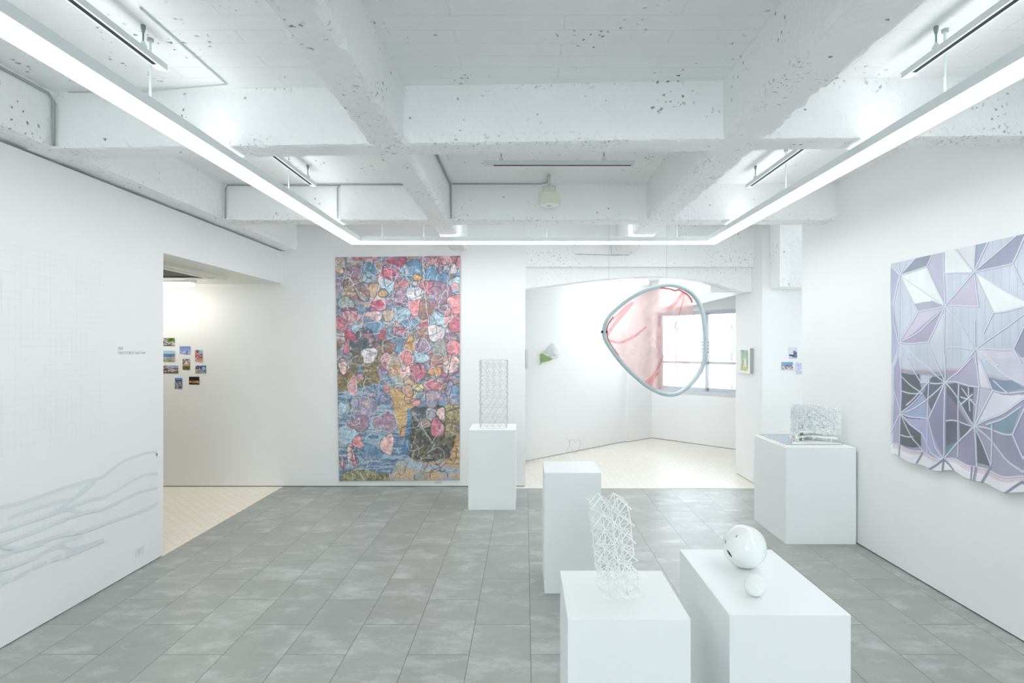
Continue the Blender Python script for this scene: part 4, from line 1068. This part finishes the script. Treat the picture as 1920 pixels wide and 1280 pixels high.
# ------------------------------------------------------------------ balls
def sph_dir(du, dv, r):       # offset on the visible disc -> unit direction (towards the camera is -y)
    return Vector((du, -math.sqrt(max(0, 1 - du * du - dv * dv)), dv))
bc, br_ = Vector((0.761, 1.963, HP + 0.072)), 0.072
view = (Vector((0, 0, H)) - bc).normalized(); sx = view.cross(Vector((0, 0, 1))).normalized() * -1; sy = sx.cross(view).normalized() * -1
if sy.z < 0: sy = -sy
if sx.x < 0: sx = -sx
bm = bmesh.new(); bmesh.ops.create_uvsphere(bm, u_segments=200, v_segments=140, radius=br_)
holes = [(-0.86, 0.10, 0.028, 0.085, 0.0), (-0.68, -0.40, 0.045, 0.20, 0.62), (-0.36, 0.42, 0.022, 0.065, -0.75), (0.55, -0.6, .0, .0, 0)]
kill = []
for f in bm.faces:
    c = f.calc_center_median().normalized(); cu, cvv, cw_ = c.dot(sx), c.dot(sy), c.dot(view)
    if cw_ < 0: continue
    for (hu, hv, ra, rb, an) in holes:
        if ra <= 0: continue
        dx, dy = cu - hu, cvv - hv; a = dx * math.cos(an) + dy * math.sin(an); b = -dx * math.sin(an) + dy * math.cos(an)
        if (a / ra) ** 2 + (b / rb) ** 2 < 1: kill.append(f); break
bmesh.ops.delete(bm, geom=list(set(kill)), context='FACES')
ball = obj('ball', bm, M['gloss'], smooth=True); ball.location = bc
tag(ball, 'large glossy white ball with dark slots on the oblong pedestal', 'ball')
md = ball.modifiers.new('shell', 'SOLIDIFY'); md.thickness = 0.003; md.offset = -1
obj('hollow_shade_core', (lambda b: (bmesh.ops.create_uvsphere(b, u_segments=32, v_segments=20, radius=0.062, matrix=Matrix.Translation(bc)), b)[1])(bmesh.new()), M['black'], ball, True)  # black core stands in for the shaded hollow behind the slots
bm = bmesh.new(); bmesh.ops.create_icosphere(bm, subdivisions=5, radius=0.0315)
for v in bm.verts:
    n_ = v.co.normalized(); v.co += n_ * (noise.noise(n_ * 14) * 0.0011 + abs(noise.noise(n_ * 30)) * 0.0009)
o = obj('ball', bm, M['resin'], smooth=True); o.location = (0.705, 1.738, HP + 0.0325)
tag(o, 'small rough white ball in front of the large ball', 'ball')

# ------------------------------------------------------------------ wire tower
tw = empty('wire_tower', (-0.30, 5.37, HP), 'tall fine grey wire tower of crossing curves on the far pedestal', 'sculpture')
x0, x1, y0, y1 = -0.42, -0.177, 5.25, 5.49
tiers = [0.004, 0.030, 0.112, 0.205, 0.290, 0.345, 0.405, 0.445, 0.490, 0.525, 0.575, 0.605, 0.640]
bm = bmesh.new(); rw = 0.0011
def side(p, q, nrm, phase):
    n = 4; L_ = (q - p); cell = L_ / n
    for ti in range(len(tiers) - 1):
        a, b = tiers[ti], tiers[ti + 1]; h_ = b - a
        for i in range(n):
            s0 = p + cell * i; s1 = p + cell * (i + 1)
            def pt(fx, fz, out=0.0): return s0.lerp(s1, fx) + Vector((0, 0, a + h_ * fz)) + nrm * out
            if ti == 0:
                tube(bm, [pt(0, 1), pt(.12, .2), pt(.5, 0), pt(.88, .2), pt(1, 1)], rw, 5)
            elif ti <= 3:
                up = (i % 2 == 0)
                A_, B_ = (0, 1) if up else (1, 0)
                # curved cross: arcs bulging like petals
                tube(bm, [pt(0, 0), pt(.18, .35, .006), pt(.5, .62, .010), pt(.82, .85, .006), pt(1, 1)] if up else [pt(1, 0), pt(.82, .35, .006), pt(.5, .62, .010), pt(.18, .85, .006), pt(0, 1)], rw, 5)
                tube(bm, [pt(A_, 1), pt(abs(A_ - .25), .80, .004), pt(.5, .38, .008), pt(abs(A_ - .85), .1, .004), pt(B_, 0)], rw, 5)
            else:
                sgn = 1 if (i + ti) % 2 else -1
                tube(bm, [pt(0, 0), pt(.12 * sgn + .02, .5, .012), pt(0, 1)], rw, 5)
                if (i + ti) % 2 == 0: tube(bm, [pt(0, 1), pt(.25, .4, .01), pt(.5, .15, .014), pt(.75, .4, .01), pt(1, 1)], rw, 5)
                elif ti > 8: tube(bm, [pt(0, 0), pt(.25, .6, .01), pt(.5, .85, .014), pt(.75, .6, .01), pt(1, 0)], rw, 5)
        tube(bm, [p + Vector((0, 0, b)) + nrm * .002, p.lerp(q, .5) + Vector((0, 0, b + (0.004 if ti % 2 else -.004))), q + Vector((0, 0, b)) + nrm * .002], rw * (1.2 if ti in (0, 2, 3) else 0.9), 5)
for cs, nr, nm in (((Vector((x0, y0, HP)), Vector((x1, y0, HP))), Vector((0, -1, 0)), 0), ((Vector((x1, y0, HP)), Vector((x1, y1, HP))), Vector((1, 0, 0)), 1),
                   ((Vector((x1, y1, HP)), Vector((x0, y1, HP))), Vector((0, 1, 0)), 2), ((Vector((x0, y1, HP)), Vector((x0, y0, HP))), Vector((-1, 0, 0)), 3)):
    bm = bmesh.new(); side(cs[0], cs[1], nr, nm); obj('wire_side', bm, M['wire'], tw, True)

# ------------------------------------------------------------------ building model on the right pedestal
t = empty('architectural_model', (2.22, 4.62, HP), 'small white building model with lace-like translucent facade on a glossy board', 'architectural model')
obj('base_tray', B(1.996, 2.47, 4.33, 4.88, HP, HP + 0.010), M['card'], t)
obj('ground_board', B(2.012, 2.45, 4.355, 4.87, HP + 0.010, HP + 0.014), M['mirror'], t)
obj('site_sheet', prism(bmesh.new(), [(2.06, 4.36), (2.449, 4.36), (2.449, 4.70), (2.24, 4.80)], HP + 0.014, HP + 0.017), M['card'], t)
def lace(p, q, z0, z1, name, seed, cells=16):
    """cut-film screen: an irregular web of strips from p to q with organic holes"""
    r = random.Random(seed); bm = bmesh.new(); p, q = Vector(p), Vector(q)
    nx = max(4, int((q - p).length / 0.019)); nz = int((z1 - z0) / 0.019); nrm = (q - p).normalized().cross(Vector((0, 0, 1)))
    top = lambda i: z1 + r.uniform(-.012, .008)
    g = [[p.lerp(q, i / nx) + Vector((0, 0, z0 + (z1 - z0) * k / nz)) + nrm * r.uniform(-.006, .006) + (q - p).normalized() * (r.uniform(-.006, .006) if 0 < i < nx else 0) + Vector((0, 0, r.uniform(-.006, .006) if k else 0)) for k in range(nz + 1)] for i in range(nx + 1)]
    for i in range(nx):
        for k in range(nz):
            c = [g[i][k], g[i + 1][k], g[i + 1][k + 1], g[i][k + 1]]; m_ = sum(c, Vector()) / 4; f = r.uniform(.28, .8)
            if r.random() < 0.14:
                bm.faces.new([bm.verts.new(v) for v in c]); continue
            o_ = [bm.verts.new(v) for v in c]; n_ = [bm.verts.new(m_.lerp(v, f * r.uniform(.8, 1.15)) + nrm * .003) for v in c]
            for a in range(4): bm.faces.new((o_[a], o_[(a + 1) % 4], n_[(a + 1) % 4], n_[a]))
    o = obj(name, bm, M['lace'], t); md = o.modifiers.new('th', 'SOLIDIFY'); md.thickness = 0.0012
    return o
zb0, zt0 = HP + 0.015, HP + 0.285
lace((2.095, 4.46, 0), (2.30, 4.72, 0), zb0, zt0, 'facade_screen', 1)
lace((2.125, 4.44, 0), (2.33, 4.70, 0), zb0 + 0.05, zt0 + 0.01, 'facade_screen', 2)
lace((2.28, 4.56, 0), (2.47, 4.42, 0), zb0 + 0.06, zt0, 'facade_screen', 3)
lace((2.29, 4.62, 0), (2.475, 4.50, 0), zb0, zt0 - 0.015, 'facade_screen', 4)
lace((2.095, 4.46, 0), (2.14, 4.44, 0), zb0, zt0 - .02, 'facade_screen', 5)
lace((2.16, 4.56, 0), (2.40, 4.56, 0), zb0 + 0.07, zt0 + 0.02, 'facade_screen', 6)
obj('floor_slab', prism(bmesh.new(), [(2.115, 4.42), (2.235, 4.50), (2.24, 4.56), (2.13, 4.50)], HP + 0.048, HP + 0.056), M['white'], t)
obj('floor_slab', prism(bmesh.new(), [(2.245, 4.54), (2.43, 4.40), (2.45, 4.44), (2.26, 4.60)], HP + 0.046, HP + 0.056), M['white'], t)
obj('upper_slab', prism(bmesh.new(), [(2.16, 4.50), (2.29, 4.50), (2.30, 4.62), (2.16, 4.62)], HP + 0.085, HP + 0.093), M['white'], t)
for (x, y) in ((2.145, 4.445), (2.205, 4.495), (2.30, 4.52), (2.40, 4.435)):
    obj('column', tube(bmesh.new(), [(x, y, HP + 0.014), (x, y, HP + 0.05)], 0.006, 10), M['white'], t, True)
obj('core_wall', B(2.255, 2.262, 4.60, 4.64, HP + 0.014, HP + 0.12), M['dcable'], t)

# ------------------------------------------------------------------ hanging hoop with sheer cloth
def HO(u, v, off=0.0):        # pixel -> the hoop's own slightly turned plane
    return P(u, v, 5.0 + (u - 1228) * 0.0011 + off)
hoop = empty('hanging_hoop', HO(1228, 637), 'pale blue egg-shaped hoop holding sheer pink cloth, hanging before the alcove', 'sculpture')
ol = [(1132.5, 622), (1136, 604), (1150, 585), (1180, 560.5), (1213, 543.5), (1250, 534.5), (1275, 538), (1298, 551), (1314, 577), (1321, 610), (1323, 650), (1318, 684), (1302, 712), (1280, 732), (1260, 740), (1236, 736), (1207, 719), (1172, 687), (1147, 656), (1135, 636)]
path = spline([HO(*p) for p in ol], 8, True)
bm = bmesh.new()
rings = []; m = len(path)
for i, p in enumerate(path):
    tt = (path[(i + 1) % m] - path[i - 1]).normalized(); nrm = Vector((-0.05 / 1, 1, 0)).normalized(); a = tt.cross(nrm).normalized()
    hw, hd = 0.0165 if True else 0, 0.026
    nseg = 12; rings.append([bm.verts.new(p + a * hw * math.copysign(abs(math.cos(w_)) ** .55, math.cos(w_)) + nrm * hd * math.copysign(abs(math.sin(w_)) ** .55, math.sin(w_))) for w_ in [2 * math.pi * k / nseg for k in range(nseg)]])
for i in range(m):
    for k in range(12): bm.faces.new((rings[i][k], rings[i][(k + 1) % 12], rings[(i + 1) % m][(k + 1) % 12], rings[(i + 1) % m][k]))
obj('hoop_band', bm, M['hoop'], hoop, True)
# cloth: rows run from the upper-left rim to the free right-hand edge
rim = spline([HO(*p) for p in ((1288, 549), (1272, 541), (1250, 538.5), (1215, 547), (1182, 563), (1153, 588), (1139, 607), (1137, 622), (1140, 636), (1151, 655), (1176, 686), (1210, 718), (1228, 729))], 8)
free = spline([HO(*p) for p in ((1298, 561), (1299, 570), (1299, 590), (1298, 612), (1297, 630), (1296, 645), (1295, 660), (1293, 676), (1288, 690), (1278, 702), (1266, 713), (1252, 724), (1240, 731))], 8)
def cloth(name, ra, rb, mat, amp, nn=40, seed=0):
    bm = bmesh.new(); rows = []
    for i, (a, b) in enumerate(zip(ra, rb)):
        row = []
        for k in range(nn + 1):
            f = k / nn; p = a.lerp(b, f); env = math.sin(math.pi * min(1, f * 1.3 + .02)) if f < .75 else 1 - (f - .75) * 2
            s_ = (p.x * 0.8 - p.z * 0.6)
            p = p + Vector((0, 1, 0)) * (amp * env * (math.sin(s_ * 42 + 3 * f + seed) * .6 + noise.noise(p * 7 + Vector((seed, 0, 0))) * 1.2 + noise.noise(p * 21) * .5))
            row.append(bm.verts.new(p))
        rows.append(row)
    for i in range(len(rows) - 1):
        for k in range(nn): bm.faces.new((rows[i][k], rows[i][k + 1], rows[i + 1][k + 1], rows[i + 1][k]))
    return obj(name, bm, mat, hoop, True)
cloth('sheer_cloth', rim, free, M['pink'], 0.022)
def strip(pa, pb, mat=None, name='cloth_fold', amp=0.006):
    cloth(name, spline([HO(*p, -0.012) for p in pa], 8), spline([HO(*p, -0.012) for p in pb], 8), M['fold'], amp, 6, 3)
strip([(1286, 546), (1276, 585), (1262, 625), (1247, 665), (1232, 694), (1206, 722)], [(1283, 547), (1273, 587), (1259, 627), (1242, 668), (1225, 700), (1204, 719)])
strip([(1284, 548), (1275, 562), (1262, 577)], [(1280, 546), (1266, 562), (1248, 582)])
strip([(1190, 566), (1175, 586), (1160, 603), (1146, 622), (1138, 632)], [(1182, 566), (1165, 584), (1152, 602), (1142, 616), (1137, 626)])
strip([(1178, 571), (1160, 590), (1143, 607)], [(1175, 570), (1157, 588), (1141, 604)])
strip([(1138, 634), (1160, 640), (1185, 630), (1210, 612)], [(1140, 639), (1162, 644), (1188, 634), (1214, 612)])
strip([(1222, 727), (1226, 712), (1236, 700)], [(1210, 720), (1220, 708), (1232, 697)])
obj('rolled_hem', tube(bmesh.new(), spline([HO(*p, -0.02) for p in ((1238, 539), (1256, 541.5), (1266, 545), (1273, 543), (1282, 548), (1290, 553), (1295, 560), (1298, 567))], 6), 0.007, 8), M['hem'], hoop, True)
obj('rolled_hem', tube(bmesh.new(), spline([HO(*p, -0.015) for p in ((1150, 594), (1141, 607), (1138, 622), (1142, 640), (1152, 656), (1160, 665))], 6), 0.006, 8), M['hem'], hoop, True)
for (u_, v_) in ((1128.5, 622), (1137, 622)):
    c_ = HO(u_, v_); obj('black_clip', B(c_.x - .005, c_.x + .005, c_.y - .03, c_.y + .03, c_.z - .011, c_.z + .011), M['black'], hoop)
for (u_, v_) in ((1316, 641.5), (1316, 646.5), (1315.5, 654), (1315.5, 659.5), (1327.5, 642), (1327.5, 647), (1327, 654), (1327, 660)):
    c_ = HO(u_, v_); bm = bmesh.new(); bmesh.ops.create_icosphere(bm, subdivisions=2, radius=0.0055, matrix=Matrix.Translation(c_ + Vector((0, -.012, 0)))); obj('bolt', bm, M['black'], hoop)
for (u_, v_) in ((1250, 531), (1298, 548), (1168, 566), (1142, 592)):
    c_ = HO(u_, v_)
    if u_ in (1250, 1142): obj('suspension_wire', tube(bmesh.new(), [c_, (c_.x, c_.y, CE)], 0.0007, 5), M['steel'], hoop)
    bm = bmesh.new(); bmesh.ops.create_icosphere(bm, subdivisions=2, radius=0.006, matrix=Matrix.Translation(c_)); obj('wire_knot', bm, M['steel'], hoop)

# ------------------------------------------------------------------ things in and around the alcove
# framed picture on the pillar
t = empty('picture_frame', (2.5, 6.37, 1.35), 'small white box frame with a green and yellow picture on the pillar', 'picture')
fx = 2.497; ya, yb_, za, zb1 = 6.20, 6.53, 1.205, 1.485
bm = bmesh.new()
box(bm, fx - 0.035, fx, ya, ya + .05, za, zb1); box(bm, fx - 0.035, fx, yb_ - .05, yb_, za, zb1)
box(bm, fx - 0.035, fx, ya + .05, yb_ - .05, za, za + .022); box(bm, fx - 0.035, fx, ya + .05, yb_ - .05, zb1 - .022, zb1)
obj('frame', bm, M['white'], t)
obj('frame_side_shade', B(fx - 0.034, fx, ya - 0.003, ya, za, zb1), M['dcable'], t)  # grey sheet paints the shaded near side of the white frame
pc = Canvas(24, 32, (200, 214, 190), 77); k = pc.nz(6); yy = pc.Y / 32
pc.a = np.array((178, 206, 196.)) * (1 - yy)[..., None] + np.array((226, 222, 160.)) * yy[..., None]; pc.a *= (0.85 + 0.25 * k)[..., None]
pc.fill([(9, 14), (15, 12), (16, 24), (8, 25)], (226, 228, 232)); pc.line([(6, 0), (3, 31)], 1.5, (150, 176, 150)); pc.line([(20, 20), (22, 30)], 2, (186, 190, 110))
u = np.linspace(ya + .05, yb_ - .05, 24)[None, :] + 0 * pc.X; v = np.linspace(zb1 - .022, za + .022, 32)[:, None] + 0 * pc.X
grid_mesh('picture', np.stack([fx - 0.02 + 0 * u, u, v], -1)[:, ::-1], pc.a[:, ::-1], M['vc'], t)
# small panel seen edge-on on the pier end
t = obj('wall_panel', B(0.004, 0.030, 6.26, 6.50, 1.255, 1.475), M['cable'])
tag(t, 'thin grey panel seen edge-on at the end of the back wall', 'panel')
obj('panel_gap_shade', B(0.0, 0.004, 6.265, 6.49, 1.26, 1.47), M['black'], t)  # black strip paints the shaded gap between panel and wall
# crumpled film piece on the oblique wall
wdir = Vector((1.57, 1.53, 0)).normalized(); wnor = Vector((wdir.y, -wdir.x, 0))
def ow(s_, z, off=0.0): 
    p = Vector((0.0, 7.40, z)) + wdir * s_ + wnor * off; return p
cs = empty('crumpled_film', ow(0.40, 1.40), 'crumpled clear film with green edge fixed to the alcove wall', 'sculpture')
def crumple(name, poly, mat, seed, amp):
    r = random.Random(seed); bm = bmesh.new(); n = len(poly); cxm = sum(p[0] for p in poly) / n; czm = sum(p[1] for p in poly) / n
    rows = []
    for f in (0.0, 0.33, 0.66, 1.0):
        rows.append([bm.verts.new(ow(cxm + (p[0] - cxm) * f, czm + (p[1] - czm) * f, 0.012 + amp * (1.1 - f) * r.uniform(.3, 1.0))) for p in poly])
    for a, b in zip(rows[:-1], rows[1:]):
        for i in range(n): bm.faces.new((a[i], b[i], b[(i + 1) % n], a[(i + 1) % n]))
    bmesh.ops.remove_doubles(bm, verts=bm.verts[:], dist=0.0005)
    return obj(name, bm, mat, cs)
def px_ow(u, v, off=0.0):
    r_ = (u - VX) / F; s_ = r_ * 7.40 / (wdir.x - r_ * wdir.y); d = 7.40 + s_ * wdir.y
    return (s_, H - (v - VY) / F * d)
crumple('film', [px_ow(*p) for p in ((1009, 664), (1018, 658), (1031, 645), (1036, 644), (1042, 652), (1046, 664), (1044, 671), (1030, 674), (1018, 678), (1011, 684))], M['film'], 1, 0.10)
crumple('green_edge', [px_ow(*p) for p in ((1009, 664), (1015, 662), (1018, 668), (1026, 671), (1037, 672), (1030, 676), (1018, 679), (1011, 680))], M['green'], 2, 0.12)
obj('rim_wire', tube(bmesh.new(), [ow(*px_ow(1010, 684), .02), ow(*px_ow(1009, 664), .03), ow(*px_ow(1014, 658), .05), ow(*px_ow(1031, 643), .04), ow(*px_ow(1036, 645), .02)], 0.004, 6), M['wwire'], cs, True)
# wire hearts leaning on the alcove wall
def heart(label, u0, u1, vtop):
    d = 7.96; a, b = P(u0, 848, d), P(u1, 848, d); zt = P(u0, vtop, d).z; w_ = b.x - a.x; cx = (a.x + b.x) / 2; zb_ = 0.004
    pts = [(cx, d - .02, zb_), (cx - w_ * .42, d, zb_ + (zt - zb_) * .45), (cx - w_ * .5, d + .01, zb_ + (zt - zb_) * .85), (cx - w_ * .22, d + .01, zt), (cx, d, zb_ + (zt - zb_) * .80), (cx + w_ * .22, d + .01, zt), (cx + w_ * .5, d + .01, zb_ + (zt - zb_) * .85), (cx + w_ * .42, d, zb_ + (zt - zb_) * .45)]
    return tag(obj('wire_heart', tube(bmesh.new(), spline(pts, 8, True), 0.0035, 6, True), M['wwire'], smooth=True), label, 'wire sculpture', 'wire hearts by the alcove wall')
heart('white wire heart standing on the alcove floor, the left one', 1050, 1068, 823)
heart('white wire heart standing on the alcove floor, the right one', 1069, 1088, 824)
tag(obj('wire_loop', tube(bmesh.new(), spline([P(987, 864, 7.1) + Vector((0, 0, .03)), P(991, 860, 7.2), P(998, 859, 7.3), P(1001, 861, 7.32), P(994, 862.5, 7.25)], 8, True), 0.003, 6, True), M['wwire'], smooth=True), 'small white wire loop lying at the foot of the back wall end', 'wire sculpture')
